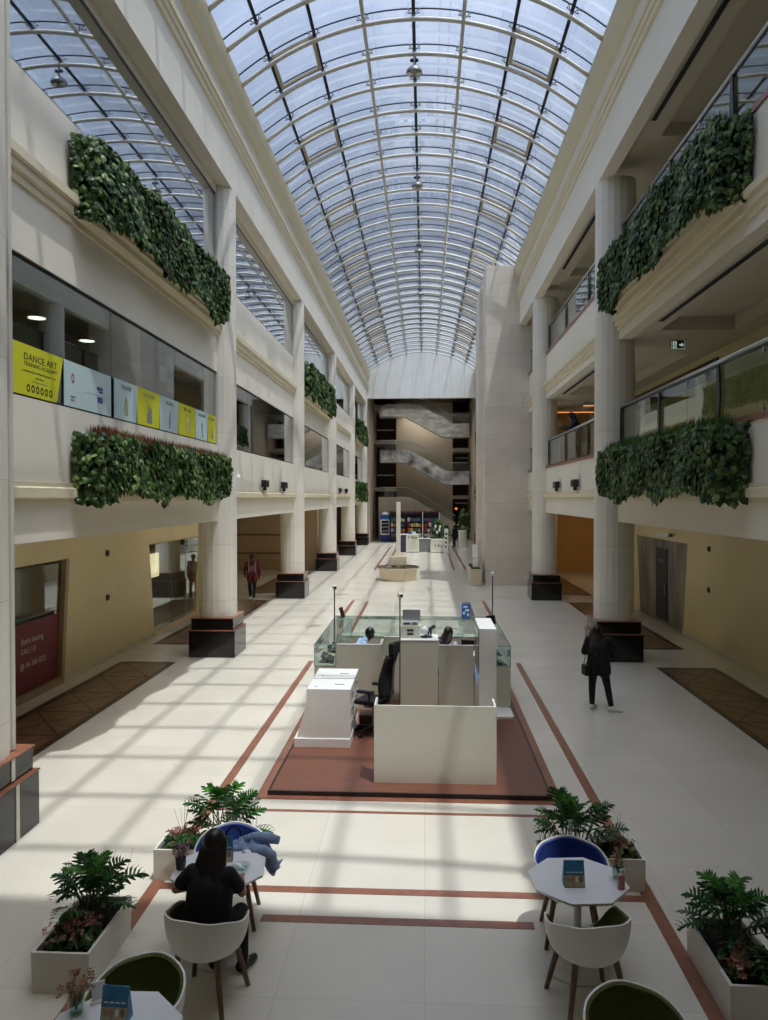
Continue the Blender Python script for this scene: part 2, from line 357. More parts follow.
# ------------------------------------------------------------------ side walls
YA, YB = -4., 64.6
def side_wall(side):
    nm = 'left' if side < 0 else 'right'
    sb = lambda b, u0, u1, y0, y1, z0, z1: b.box(U(side, u0), U(side, u1), y0, y1, z0, z1)
    FU = 4.88 if side < 0 else 4.98
    za, zb, zc = (5.30, 7.12, 9.50) if side < 0 else (5.10, 7.8, 9.48)
    w = MB(); sb(w, FU, 5.30 if side < 0 else 5.24, YA, YB, 3.4, za); struct(w.build('wall_'+nm, 'wall'))            # first-floor fascia
    w = MB(); sb(w, FU, 5.24, YA, YB, zb, zc); struct(w.build('wall_%s_upper' % nm, 'wall'))
    w = MB(); sb(w, 4.55, 5.24 if side < 0 else 4.86, YA, YB, 11.75, 14.0)
    if side < 0: sb(w, FU, 5.24, YA, YB, 11.55, 11.75)
    struct(w.build('beam_'+nm, 'wall'))                              # eaves beam
    c = MB()                                             # stepped mouldings and eaves cornice
    for z0, prof in ((3.92, [(0, 0), (.05, 0), (.05, .06), (.10, .08), (.10, .20), (.05, .22), (.05, .28), (0, .28)]),
                     (8.0, [(0, 0), (.04, 0), (.04, .1), (.09, .12), (.09, .24), (.14, .26), (.14, .38), (0, .40)])):
        c.prism([(U(side, FU-o), z0+h) for o, h in prof], 'y', YA, YB)
    c.prism([(U(side, 4.55-o), 12.88+h) for o, h in [(0, 0), (.05, .02), (.05, .14), (.09, .16), (.09, .28), (.13, .3), (.13, .42), (0, .44)]], 'y', YA, YB)
    struct(c.build('trim_1' if side < 0 else 'trim_2', 'mold'))
    g = MB().prism([(U(side, u), z) for u, z in [(4.56, 13.85), (4.47, 13.9), (4.40, 14.02), (4.36, 14.18), (4.34, 14.36), (4.34, 14.5), (5.3, 14.5), (5.3, 13.98), (4.6, 13.98)]], 'y', YA, YB)
    struct(g.build('trim_3' if side < 0 else 'trim_4', 'mold', smooth=True, angle=30))
    # floor slabs and soffits
    s = MB()
    if side < 0:
        sb(s, 5.30, 13, YA, YB, 3.4, 5.15)
        sb(s, 5.24, 13, YA, YB, 7.42, 9.45)
        sb(s, 5.24, 13, YA, YB, 12.0, 12.3)
    else:
        sb(s, 5.24, 13, YA, YB, 3.4, 5.13)
        for z, zt in ((7.8, 9.5), (12.2, 12.9)):
            ui = 5.24 if z < 9 else 4.86
            sb(s, ui, 13, YA, YB, z+.3, zt)
            sb(s, ui, 5.65, YA, YB, z, z+.3); sb(s, 7.3, 13, YA, YB, z, z+.3)
            for k in range(6): sb(s, 5.65, 7.3, COLY[k]-1.5, COLY[k]+1.5, z, z+.3)
            sb(s, 5.65, 7.3, YA, COLY[0]-1.5, z, z+.3)
    struct(s.build('ceiling_'+nm, 'ceil'))
    # roof beside the vault and the outer shell
    r = MB(); sb(r, 4.62, 13, YA, 76, 14.5, 14.8); sb(r, 12.8, 13, YA, 76, 0, 14.6)
    struct(r.build('roof_slab_'+nm, 'wall'))
side_wall(-1); side_wall(1)
struct(MB().box(-13, 13, -4.2, -4, 0, 18).build('wall_front', 'wall'))
struct(MB().box(-13, 13, 76, 76.2, 0, 15).build('wall_rear', 'brownwall'))

# red marble kerb under the right-hand balustrades
k = MB()
for z in (5.10, 9.48): k.box(U(1, 4.95), U(1, 5.26), YA, YB, z, z+.09)
struct(k.build('trim_5', 'redmarble'))

# ------------------------------------------------------------------ columns
def column(side, y):
    r = empty('column', (U(side, 5.0), y, 0), kind='structure')
    bl = MB().box(-.58, .58, -.60, .60, 0, .66).build('plinth', 'granite', r, bevel=.01)
    MB().box(-.592, .592, -.612, .612, .66, .68).build('plinth_ledge', 'redstone', r, bevel=.012)
    MB().box(-.53, .53, -.55, .55, .68, .965).build('plinth_block', 'granite', r, bevel=.01)
    MB().box(-.55, .55, -.57, .57, .965, .985).build('plinth_cap', 'redstone', r, bevel=.012)
    m = MB().lathe([(.485, .985), (.485, 11.76)], seg=20)
    m.build('shaft', 'shaft', r)
    if side < 0 and y < 9:      # pale corner guards seen on the nearest pedestal
        MB().box(.35, .43, .27, .34, 1.0, 11.75).build('cable_duct', 'whitemetal', r)
        MB().box(.575, .592, .05, .12, 0, .66).build('corner_guard', 'whitemetal', r)
        MB().box(.525, .542, .05, .12, .71, .97).build('corner_guard', 'whitemetal', r)
for side in (-1, 1):
    for y in COLY: column(side, y)

# ------------------------------------------------------------------ windows of the left side
wn = 0
def window(y0, y1, z0, z1, cuts):
    global wn; wn += 1
    r = empty('window_%d' % wn, (U(-1, 4.92), y0, z0), kind='structure')
    L, h = y1-y0, z1-z0
    f = MB().box(-.03, .02, 0, L, 0, .04).box(-.03, .02, 0, L, h-.03, h).box(-.03, .02, 0, .05, .04, h-.05).box(-.03, .02, L-.05, L, .04, h-.05)
    f.build('window_frame', 'blackmetal' if z0 < 6 else 'greymetal', r)
    e = [.05]+[c-y0 for c in cuts]+[L-.05]
    for a, c in zip(e, e[1:]): MB().box(-.012, .004, a+.006, c-.006, .04, h-.05).build('window_pane', 'winglass' if z0 < 6 else 'mirrorglass', r)
for kk in range(5):
    y0, y1 = COLY[kk]+.42, COLY[kk+1]-.42; d = (y1-y0)
    window(y0, y1, 5.30, 7.12, [12.52, 15.8] if kk == 0 else [y0+d*.25, y0+d*.75])
    window(y0, y1, 9.50, 11.55, [y0+d*.33, y0+d*.66])
# rooms behind those windows
rm = MB()
rm.box(U(-1, 10.2), U(-1, 10.4), YA, YB, 5.15, 7.42).box(U(-1, 10.2), U(-1, 10.4), YA, YB, 9.45, 12.0)
for kk in range(6):
    for z0, z1 in ((5.15, 7.42), (9.45, 12.0)): rm.box(U(-1, 5.3), U(-1, 10.2), COLY[kk]-.12, COLY[kk]+.12, z0, z1)
struct(rm.build('wall_room', 'roomwall'))
rd = MB().box(U(-1, 7.0), U(-1, 7.4), 12.6, 13.0, 5.15, 7.42).box(U(-1, 6.4), U(-1, 6.5), 14.6, 18.2, 5.9, 6.9)
rd.box(U(-1, 7.5), U(-1, 7.6), 21, 27, 5.15, 6.9).box(U(-1, 6.6), U(-1, 7.0), 22.5, 23.3, 5.15, 6.8).box(U(-1, 7.5), U(-1, 7.6), 32, 39, 5.15, 6.9)
struct(rd.build('wall_display', 'roomdark'))

# ------------------------------------------------------------------ ground floor arcade walls with tapered shop openings
def arcade(side, u, openings, ya, yb, h=3.4):
    w = MB(); x0, x1 = U(side, u), U(side, u+.22); edges = [(ya, ya)]
    for (ta, tb, ba, bb, zt) in openings: edges += [(ba, ta), (bb, tb)]
    edges.append((yb, yb)); zt = 2.65
    for i in range(0, len(edges), 2):
        (b0, t0), (b1, t1) = edges[i], edges[i+1]
        w.prism([(b0, 0), (b1, 0), (t1, zt), (t0, zt)], 'x', x0, x1)
    w.box(x0, x1, ya, yb, zt, h)
    return w
LO = [(11.9, 16.35, 12.3, 15.95, 2.65), (21.28, 26.3, 21.72, 25.8, 2.65)]
RO = [(22.48, 27.74, 22.81, 27.3, 2.65)]
struct(arcade(-1, 7.5, LO, YA, 30).build('wall_arcade_left', 'cream'))
struct(arcade(1, 7.85, RO, YA, 30).build('wall_arcade_right', 'cream'))
w = MB()
for side, u in ((-1, 7.5), (1, 7.85)):
    w.box(U(side, u), U(side, u+.2), 41.6, YB, 0, 3.4)
    w.box(U(side, u), U(side, 12.9), 29.8, 30, 0, 3.4)
w.box(U(1, 7.85), U(1, 8.05), YA, YB, 5.13, 8.1).box(U(1, 7.85), U(1, 8.05), YA, YB, 9.5, 12.5)
struct(w.build('wall_corridor', 'cream'))
struct(MB().box(U(1, 5.6), U(1, 12.9), 41.5, 41.7, 0, 3.4).box(U(1, 5.3), U(1, 7.85), 36.0, 36.2, 5.13, 8.1).build('wall_warm', 'warmwall'))
struct(MB().box(U(-1, 5.6), U(-1, 12.9), 41.5, 41.7, 0, 3.4).build('wall_tan', 'tanwall'))
g = MB()
for z in (.9, 1.9): g.box(U(-1, 7.2), U(-1, 12.8), 41.46, 41.5, z, z+.06)
struct(g.build('trim_6', 'brownwall'))
s = MB()                                                        # low skirting of the arcades
s.box(U(-1, 7.47), U(-1, 7.5), YA, 12.28, 0, .12).box(U(-1, 7.47), U(-1, 7.5), 15.97, 21.7, 0, .12).box(U(-1, 7.47), U(-1, 7.5), 25.82, 30, 0, .12)
struct(s.build('baseboard_left', 'mold'))
s = MB(); s.box(U(1, 7.82), U(1, 7.85), YA, 22.78, 0, .12).box(U(1, 7.82), U(1, 7.85), 27.34, 30, 0, .12)
struct(s.build('baseboard_right', 'mold'))
struct(MB().box(U(1, 7.80), U(1, 7.85), 20.2, 28.6, 7.1, 7.6).build('trim_7', 'brownwall'))

# ------------------------------------------------------------------ pier on the right, tympanum, near ceiling
p = MB().box(2.74, 5.2, 35.0, 39.2, 0, 14.45).box(2.58, 5.2, 36.9, 39.2, 0, 13.9)
struct(p.build('wall_pier', 'pier'))
HW, RISE, ZS = 4.36, 1.55, 14.42
RV = (HW*HW+RISE*RISE)/(2*RISE); ZC = ZS+RISE-RV; TH = math.asin(HW/RV)
def arcpt(s, y, off=0.): a = s/RV; return V((XC+(RV+off)*math.sin(a), y, ZC+(RV+off)*math.cos(a)))
SM = TH*RV
def tymp(y0, y1, zb, name, m):
    pts = [(XC-HW-.3, zb), (XC+HW+.3, zb), (XC+HW+.3, ZS)]
    for i in range(25):
        q = arcpt(SM*(1-2*i/24), 0, .30); pts.append((q.x, q.z))
    pts.append((XC-HW-.3, ZS))
    struct(MB().prism(pts, 'y', y0, y1).build(name, m))
tymp(64.5, 64.8, 12.3, 'wall_gable', tiles('gable_panels', (232, 232, 226), (226, 226, 220), (188, 188, 182), 1.1, 30., .5, .012, plane='XZ', nz_amt=.08))
tymp(4.3, 4.6, 11.75, 'wall_gable_near', 'wall')
struct(MB().box(-5.2, 4.6, -4, 4.3, 11.75, 12.0).box(-6, 6, -4, 4.3, 14.4, 14.7).build('ceiling_near', 'ceil'))

# ------------------------------------------------------------------ barrel vault of glass
roof = empty('glass_roof', (0, 0, 0), kind='structure')
RIBY = [19.4+1.52*k for k in range(-9, 30)]
for y in RIBY:
    n = 28
    rib = MB().tube([arcpt(-SM+2*SM*i/n, y) for i in range(n+1)], .055, 8).build('rib', 'whitemetal', roof, smooth=True)
    bar = MB()
    for i in range(n): 
        a, c = arcpt(-SM+2*SM*i/n, y, .26), arcpt(-SM+2*SM*(i+1)/n, y, .26); bar.cyl(a, c, .02, seg=6)
    bar.build('glazing_bar', 'navymetal', rib)
    sp = MB()
    for j in range(-3, 4):
        sj = j*1.25
        for dx in (-.13, .13):
            a = arcpt(sj+dx, y-.07, .2); c = arcpt(sj+dx, y+.07, .2); m0 = arcpt(sj+dx*.3, y, .12)
            for q in (a, c): sp.cyl(m0, q, .011, seg=5); sp.ball(q, .026, 6)
        sp.cyl(arcpt(sj, y, 0), arcpt(sj, y, .24), .022, seg=6)
    sp.build('glass_fitting', 'greymetal', rib)
for j in range(-3, 4):
    sj = j*1.25; light = abs(j) == 1
    q = MB().tube([arcpt(sj, 4.6, .02 if light else .16), arcpt(sj, 64.5, .02 if light else .16)], .05 if light else .045, 8)
    q.build('purlin', 'whitemetal' if light else 'navymetal', roof, smooth=True)
n = 36; pts = [arcpt(-SM-.15+2*(SM+.15)*i/n, 0, .29) for i in range(n+1)]+[arcpt(SM+.15-2*(SM+.15)*i/n, 0, .275) for i in range(n+1)]
gp = MB()
for a in (0,):
    lo = [arcpt(-SM-.15+2*(SM+.15)*i/n, 0, .275) for i in range(n+1)]; hi = [arcpt(-SM-.15+2*(SM+.15)*i/n, 0, .29) for i in range(n+1)]
    for P in (lo, hi):
        A = [gp.b.verts.new((q.x, 4.5, q.z)) for q in P]; B = [gp.b.verts.new((q.x, 64.6, q.z)) for q in P]
        for i in range(n): gp.b.faces.new((A[i], A[i+1], B[i+1], B[i]))
gp.build('glass_pane', 'roofglass', roof, smooth=True)
# opening vent frames between the dark purlins, in every fifth bay or so
for kbay in (1, 4, 8, 12, 14, 17, 19, 22, 24, 27):
    for sg in (-1, 1):
        ya, yb = RIBY[kbay+8]+.06, RIBY[kbay+9]-.06 if kbay+9 < len(RIBY) else RIBY[kbay+8]+1.4
        a0, a1 = 2.56*sg, 3.68*sg; f = MB()
        for (s0, s1, yy0, yy1) in ((a0, a0, ya, yb), (a1, a1, ya, yb)):
            f.tube([arcpt(s0, yy0, .14), arcpt(s1, yy1, .14)], .055, 6)
        for yy in (ya, yb): f.tube([arcpt(a0, yy, .14), arcpt((a0+a1)/2, yy, .14), arcpt(a1, yy, .14)], .055, 6)
        f.build('vent_frame', 'beigemetal', roof)
    if kbay+9 >= len(RIBY)-1: break

# ------------------------------------------------------------------ stairs across the far end
D = 70.; PX = 766/D
def zx(px, py): return ((px/5.908+360-425)/PX, H+(497-(py/5.908+380))/PX)
st = empty('staircase', (0, 0, 0), kind='structure')
F1 = [(115, 165), (160, 145), (350, 150), (545, 262), (642, 262), (642, 340), (490, 340), (265, 218), (115, 218)]
F2 = [(120, 415), (295, 415), (510, 540), (642, 540), (642, 618), (500, 618), (265, 488), (120, 488)]
F3 = [(112, 692), (290, 690), (560, 842), (560, 1010), (112, 1010)]
MB().prism([zx(*p) for p in F1], 'y', 69.6, 71.4).build('stair_flight', 'marble', st)
MB().prism([zx(*p) for p in F2], 'y', 69.6, 71.4).build('stair_flight', 'stairdark', st)
pts = [zx(*p) for p in F3]; pts = [(x, max(z, 0)) for x, z in pts]
MB().prism(pts, 'y', 69.4, 71.4).build('stair_flight', 'stairwall', st)
def rail(top, bot, y):
    P = [zx(*p) for p in top]; Q = [zx(*p) for p in bot]
    g = MB().prism(P+Q[::-1], 'y', y, y+.02); g.build('stair_glass', 'greenglass', st)
    MB().tube([(x, y, z) for x, z in P], .035, 6).build('handrail', 'steel', st)
rail([(290, 105), (380, 120), (540, 210), (640, 210)], [(290, 145), (360, 158), (545, 262), (640, 262)], 69.62)
rail([(120, 358), (290, 358), (530, 490), (635, 490)], [(120, 415), (295, 415), (520, 540), (635, 540)], 69.62)
rail([(120, 635), (290, 635), (560, 800)], [(120, 690), (290, 690), (560, 842)], 69.42)
bw = MB().box(-2.75, 2.62, 73.2, 73.4, 0, 13)
struct(bw.build('wall_back', 'stairwall'))
sl = MB()
for z in (4.9, 9.3, 12.6):
    sl.box(-5.2, -2.75, 71.4, 76, z-.35, z); sl.box(2.62, 4.6, 71.4, 76, z-1.1, z-.75)
struct(sl.build('floor_landing', 'stairwall'))
struct(MB().box(-5.4, -4.75, 64.8, 76, 0, 13).box(4.2, 4.8, 64.8, 76, 0, 13).build('wall_stair_side', 'stairwall'))
struct(MB().box(-13, 13, 64.6, 76.2, 13, 13.3).box(-13, -5.4, 64.6, 64.9, 0, 14.6).box(4.8, 13, 64.6, 64.9, 0, 14.6).build('ceiling_rear', 'brownwall'))
for k, (x0, x1, z) in enumerate(((-4.5, -2.9, 10.2), (-4.5, -2.9, 6.0), (2.8, 4.1, 7.6), (2.8, 4.1, 3.4))):
    MB().box(x0, x1, 71.45, 71.5, z, z+.06).build('handrail', 'steel', st)
# ------------------------------------------------------------------ glass balustrades on the right-hand galleries
def balustrade(y0, y1, z, posts, label, x=U(1, 5.06)):
    r = empty('glass_balustrade', (x, y0, z), 0, label, 'railing', 'gallery balustrades')
    L = y1-y0
    MB().tube([(0, 0, 1.0), (0, L, 1.0)], .032, 10).build('handrail', 'steel', r, smooth=True)
    MB().box(-.02, .02, 0, L, .93, .965).build('under_rail', 'blackmetal', r)
    ps = [p-y0 for p in posts]
    for p in ps:
        MB().prism([(p+a, h) for a, h in ((-.035, 0), (.035, 0), (.085, .42), (.035, .94), (-.035, .94), (-.085, .42))], 'x', -.045, -.022).build('baluster', 'blackmetal', r)
    cuts = [0]+[c for p, q in zip(ps, ps[1:]) for c in ((p+q)/2, q)][:-1]+[L]
    cuts = sorted(set([0, L]+ps+[(p+q)/2 for p, q in zip(ps, ps[1:])]))
    for a, c in zip(cuts, cuts[1:]):
        if c-a < .2: continue
        MB().box(-.006, .006, a+.008, c-.008, .06, .92).build('glass_panel', 'railglass', r)
    for p, q in zip(ps, ps[1:]):
        m = (p+q)/2
        for za, zb in ((.84, .95), (.03, .12)): MB().box(-.016, .016, m-.02, m+.02, za, zb).build('glass_clamp', 'steel', r)
    return r
for z, nm in ((5.19, 'first'), (9.57, 'upper')):
    ps1 = [9.5, 12.66, 15.8, 19.0-.15] if z < 6 else [9.4, 12.2, 15.2, 18.6]
    balustrade(9.25, 18.9, z, ps1, 'glass balustrade with steel handrail on the %s right-hand gallery, nearest bay' % nm)
    balustrade(19.85, 29.95, z, [20.1, 22.6, 26.2, 29.7], 'glass balustrade with steel handrail on the %s right-hand gallery, bay between the two nearest columns' % nm)
    balustrade(30.95, 34.95, z, [31.2, 33.4], 'short glass balustrade on the %s right-hand gallery beside the stone pier' % nm)

# ------------------------------------------------------------------ ivy planters hung on the gallery fronts
def leaf(b, p, nrm, size, spin):
    nrm = nrm.normalized(); t = nrm.orthogonal().normalized() if abs(nrm.z) > .95 else V((0, 0, -1))-nrm*(V((0, 0, -1)).dot(nrm)); t.normalize()
    s = nrm.cross(t); t, s = t*math.cos(spin)+s*math.sin(spin), s*math.cos(spin)-t*math.sin(spin)
    f = lambda a, c, h: b.verts.new(p+t*a*size+s*c*size+nrm*h*size)
    m0, m1, tip = f(-.4, 0, .08), f(.1, 0, .14), f(.62, 0, -.06)
    l0, l1 = f(-.45, -.3, 0), f(.08, -.46, -.02); r0, r1 = f(-.45, .3, 0), f(.08, .46, -.02)
    for q in ((m0, l0, l1, m1), (m1, l1, tip), (m0, m1, r1, r0), (m1, tip, r1)): b.faces.new(q)
def hanging_planter(side, y0, y1, z0, z1, label, n, size, red=0., group='ivy planters on the gallery fronts'):
    fu, depth = (4.86, .45) if side < 0 else (4.96, .55)
    yc = (y0+y1)/2; L = (y1-y0)/2; s = side
    r = empty('ivy_planter', (U(side, fu), yc, z0), 0, label, 'planter', group)
    h = z1-z0; d = -s*depth
    e = .5
    out = [(0, -L), (d*.8, -L+e*.35), (d, -L+e), (d, L-e), (d*.8, L-e*.35), (0, L)]
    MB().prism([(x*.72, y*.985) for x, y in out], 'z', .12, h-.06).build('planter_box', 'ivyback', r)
    # cream ledge that carries it
    lb = MB()
    for zz0, zz1, k in ((-.1, .0, .42), (.0, .07, .62), (.07, .13, .74)): lb.prism([(x*k, y*.95) for x, y in out], 'z', zz0, zz1)
    lb.build('planter_ledge', 'mold', r)
    rng = random.Random(int(y0*10+z0*3+side)); b = MB()
    segs = [(V((p[0], p[1], 0)), V((q[0], q[1], 0))) for p, q in zip(out, out[1:])]; W = [(q-p).length for p, q in segs]
    for i in range(n):
        k = rng.choices(range(len(segs)), W)[0]; p, q = segs[k]; t = rng.random(); pos = p.lerp(q, t)
        dr = (q-p).normalized(); nr = V((dr.y, -dr.x, 0)); nr = nr if nr.x*d > 0 or (abs(nr.x) < .2 and nr.y*pos.y > 0) else -nr
        hang = .10+.12*math.sin(pos.y*2.3+z0)+.08*math.sin(pos.y*5.1)+.08*rng.random()
        zz = rng.uniform(-hang*.6, h) if rng.random() < .9 else h+rng.uniform(-.05, .06)
        bulge = .05*math.sin(pos.y*1.9+zz*3)+.04*math.sin(pos.y*4.3)
        pos = pos+nr*(rng.uniform(-.06, .05)+bulge)+V((0, 0, zz))
        if abs(pos.x) < .07 or pos.x*d < 0: pos.x = math.copysign(.07, d)
        nn = (nr+V((rng.uniform(-.5, .5), rng.uniform(-.5, .5), rng.uniform(-.2, .75)))).normalized()
        leaf(b.b, pos, nn, size*rng.uniform(.6, 1.15), rng.uniform(-.7, .7))
    for i in range(n//5):                                   # leaves over the top
        y = rng.uniform(-L+.3, L-.3); leaf(b.b, V((d*rng.uniform(.35, 1.0), y, h+rng.uniform(-.06, .05))), V((rng.uniform(-.4, .4), rng.uniform(-.4, .4), 1)), size*rng.uniform(.6, 1.1), rng.uniform(0, 6))
    b.build('ivy_foliage', 'ivy', r)
    if red >= 0:
        g = MB()
        for i in range(int(n*.8)):
            y = rng.uniform(-L+.3, L-.3); x = d*rng.uniform(.15, .85); hh = rng.uniform(.14, .26) if red > 0 else rng.uniform(.2, .38); a = rng.uniform(0, PI); w = .012
            p = V((x, y, h-.05)); tip = p+V((rng.uniform(-.06, .06), rng.uniform(-.06, .06), hh)); u = V((math.cos(a), math.sin(a), 0))*w
            g.face([p-u, p+u, tip])
        if red > 0:
            g2 = MB()
            for i in range(int(n*.7)):
                y = -L+.3+(2*L-.6)*rng.random()**1.9; x = d*rng.uniform(.3, .95); hh = rng.uniform(.14, .30); a = rng.uniform(0, PI)
                p = V((x, y, h-.05)); tip = p+V((rng.uniform(-.07, .07), rng.uniform(-.07, .07), hh)); u = V((math.cos(a), math.sin(a), 0))*.014
                g2.face([p-u, p+u, tip])
            g2.build('red_grass', 'redgrass', r)
        g.build('grass', 'grass', r)
    return r
hanging_planter(-1, 10.95, 18.45, 4.06, 4.86, 'large ivy planter with reddish grass below the yellow window posters, left side', 4600, .125, .5)
hanging_planter(-1, 10.95, 18.4, 8.22, 9.2, 'large ivy planter under the mirror-like upper window, nearest on the left', 4600, .125, -1)
hanging_planter(1, 11.25, 18.6, 4.08, 4.98, 'large ivy planter topped with green grass below the first gallery rail, right side', 4600, .125, 0)
hanging_planter(1, 11.25, 18.6, 8.38, 9.42, 'large ivy planter below the upper gallery rail, nearest on the right', 4600, .125, 0)
hanging_planter(-1, 31.6, 40.5, 8.25, 9.5, 'smaller-looking ivy planter high on the left wall past the second column', 1500, .22, -1)
hanging_planter(-1, 53.7, 62.8, 8.25, 9.5, 'far left ivy planter, upper of the two by the tall end wall', 800, .3, -1)
hanging_planter(-1, 53.7, 62.8, 3.86, 5.0, 'far left ivy planter, lower of the two by the tall end wall', 800, .3, -1)
hanging_planter(1, 53.7, 62.8, 8.25, 9.5, 'far right ivy planter glimpsed past the stone pier, upper one', 700, .3, -1)
hanging_planter(1, 53.7, 62.8, 3.86, 5.0, 'far right ivy planter glimpsed past the stone pier, lower one', 700, .3, -1)

# ------------------------------------------------------------------ small fittings on the walls
def floodlight(side, y, label):
    r = empty('floodlight', (U(side, 4.77 if side < 0 else 4.87), y, 4.205), 0, label, 'floodlight', 'floodlights on the wall ledges'); s = -side
    MB().box(-.05*s, .10*s, -.26, .26, .10, .33).build('housing', 'black', r, bevel=.015)
    MB().box(-.04*s, .06*s, -.05, .05, 0, .11).build('bracket', 'blackmetal', r)
    MB().box(.10*s, .108*s, -.22, .22, .13, .30).build('lens', 'screen', r)
for side, y, lb in ((-1, 24.0, 'black floodlight on left ledge, nearer of the pair past the first column'), (-1, 27.3, 'black floodlight on left ledge, farther of the pair past the first column'),
                    (-1, 45.5, 'small far black floodlight on left ledge, nearer of the far pair'), (-1, 49.0, 'small far black floodlight on left ledge, farther of the far pair'),
                    (1, 23.6, 'black floodlight on right ledge beside the nearest column'), (1, 26.9, 'black floodlight on right ledge toward the stone pier')):
    floodlight(side, y, lb)
def dome(loc, label, s):
    r = empty('dome_camera', loc, 0, label, 'camera', 'dome cameras on the columns')
    MB().cyl((0, 0, 0), (.10*s, 0, 0), .05, seg=10).build('arm', 'whitemetal', r)
    MB().ball((.13*s, 0, -.02), .085, 12).build('dome', 'whitelam', r, smooth=True)
dome((U(-1, 4.87), 20.4, 4.55), 'small white dome camera on left fascia right past the first column', 1)
dome((U(1, 4.97), 20.6, 4.55), 'small white dome camera on right fascia behind the nearest column', -1)
def call_point(x, y, z, s, label):
    r = empty('wall_device', (x, y, z), 0, label, 'wall device', 'square devices on the arcade walls')
    MB().box(0, .035*s, -.07, .07, -.07, .07).build('back_box', 'brownwall', r, bevel=.008)
    MB().box(.035*s, .05*s, -.045, .045, -.03, .045).build('face_plate', 'black', r)
for x, y, s, w in ((U(-1, 7.5), 18.4, 1, 'left'), (U(1, 7.85), 20.76, -1, 'right')):
    call_point(x, y, 2.62, s, 'small dark square device on %s cream wall, upper of two' % w)
    call_point(x, y, 1.53, s, 'small dark square device on %s cream wall, lower of two' % w)
# CCTV camera over the mural door
r = empty('cctv_camera', (U(1, 7.85), 23.6, 2.86), 0, 'white security camera on bracket above the grey mural shopfront', 'camera')
MB().cyl((0, 0, 0), (-.25, 0, .02), .025, seg=8).build('bracket', 'whitemetal', r)
MB().frame_box((-.38, -.12, .0), (.8, .6, 0), (-.6, .8, 0), (0, 0, 1), (.12, .42, .13)).build('camera_body', 'whitelam', r, bevel=.015)
MB().frame_box((-.22, -.34, -.0), (.8, .6, 0), (-.6, .8, 0), (0, 0, 1), (.10, .05, .10)).build('lens', 'black', r)
# exit sign under the first gallery's ceiling
r = empty('exit_sign', (5.86, 18.2, 7.42), 0, 'green emergency exit sign with running figure and arrow under gallery ceiling', 'sign')
MB().box(-.17, .17, -.02, .02, 0, .22).build('sign_box', 'exitgreen', r, bevel=.004)
MB().cyl((0, 0, .22), (0, 0, .68), .008, seg=6).build('hanger', 'steel', r)
g = MB().box(-.155, -.148, -.026, -.021, .02, .2).box(.148, .155, -.026, -.021, .02, .2).box(-.155, .155, -.026, -.021, .012, .022)
g.prism([(.03, .09), (.08, .09), (.08, .06), (.135, .11), (.08, .16), (.08, .13), (.03, .13)], 'y', -.026, -.021)
g.build('arrow', 'exitglow', r)
f = MB().box(-.12, -.03, -.026, -.021, .035, .19).build('door_pictogram', 'exitglow', r)
f = MB().ball((-.07, -.027, .165), .014, 8).frame_box((-.075, -.028, .125), (.9, 0, .3), (0, 1, 0), (-.3, 0, .9), (.02, .004, .06)).frame_box((-.09, -.028, .08), (.6, 0, .8), (0, 1, 0), (-.8, 0, .6), (.015, .004, .06)).frame_box((-.055, -.028, .08), (.8, 0, -.6), (0, 1, 0), (.6, 0, .8), (.015, .004, .06))
f.build('figure', 'exitgreen', r)
# slot diffusers in the right-hand soffits
for z, y0, y1, x, lb in ((12.2, 8.0, 17.1, 4.93, 'long dark slot diffuser in upper right soffit, nearest bay'), (12.2, 21.6, 28.0, 4.93, 'long dark slot diffuser in upper right soffit, second bay'),
                   (7.8, 11.4, 16.9, 5.05, 'long dark slot diffuser in soffit over first right gallery, nearest bay'), (7.8, 22.2, 28.6, 5.05, 'long dark slot diffuser in soffit over first right gallery, second bay'),
                   (7.8, 9.8, 15.4, 7.33, 'long dark slot diffuser near the inner wall of the first right gallery')):
    r = empty('slot_diffuser', (x+.03, y0, z), 0, lb, 'air vent', 'slot diffusers in the gallery soffits')
    MB().box(-.045, .045, 0, y1-y0, -.012, .0).build('slot', 'dark', r)
    MB().box(-.055, -.045, 0, y1-y0, -.016, 0).box(.045, .055, 0, y1-y0, -.016, 0).build('slot_frame', 'greymetal', r)
# ceiling downlights in the shop behind the left window
for x, y, w in ((-7.28, 14.07, 'higher one near the edge of view'), (-7.27, 16.19, 'lower one to the right')):
    r = empty('ceiling_lamp', (x, y, 7.36), 0, 'lit round ceiling lamp behind the left first-floor window, %s' % w, 'lamp', 'ceiling lamps behind the poster window')
    MB().lathe([(.16, 0), (.19, .0), (.19, .06)], seg=20).build('lamp_ring', 'whitemetal', r)
    MB().cyl((0, 0, -.004), (0, 0, .01), .155, seg=20).build('diffuser', 'lampglow', r)
# warm cove strips on first right gallery
for x0, x1, y, z, w in ((5.3, 7.4, 33.2, 7.62, 'longer lower one'), (6.35, 7.3, 31.2, 7.66, 'short upper one')):
    r = empty('cove_light', ((x0+x1)/2, y, z), 0, 'warm orange light strip deep in first right gallery, %s' % w, 'light', 'warm light strips in the gallery')
    MB().box(-(x1-x0)/2, (x1-x0)/2, -.03, .03, -.014, .014).build('light_strip', 'warmglow', r)
    MB().box(-(x1-x0)/2, (x1-x0)/2, -.06, .06, .014, .12).build('light_housing', 'whitemetal', r)

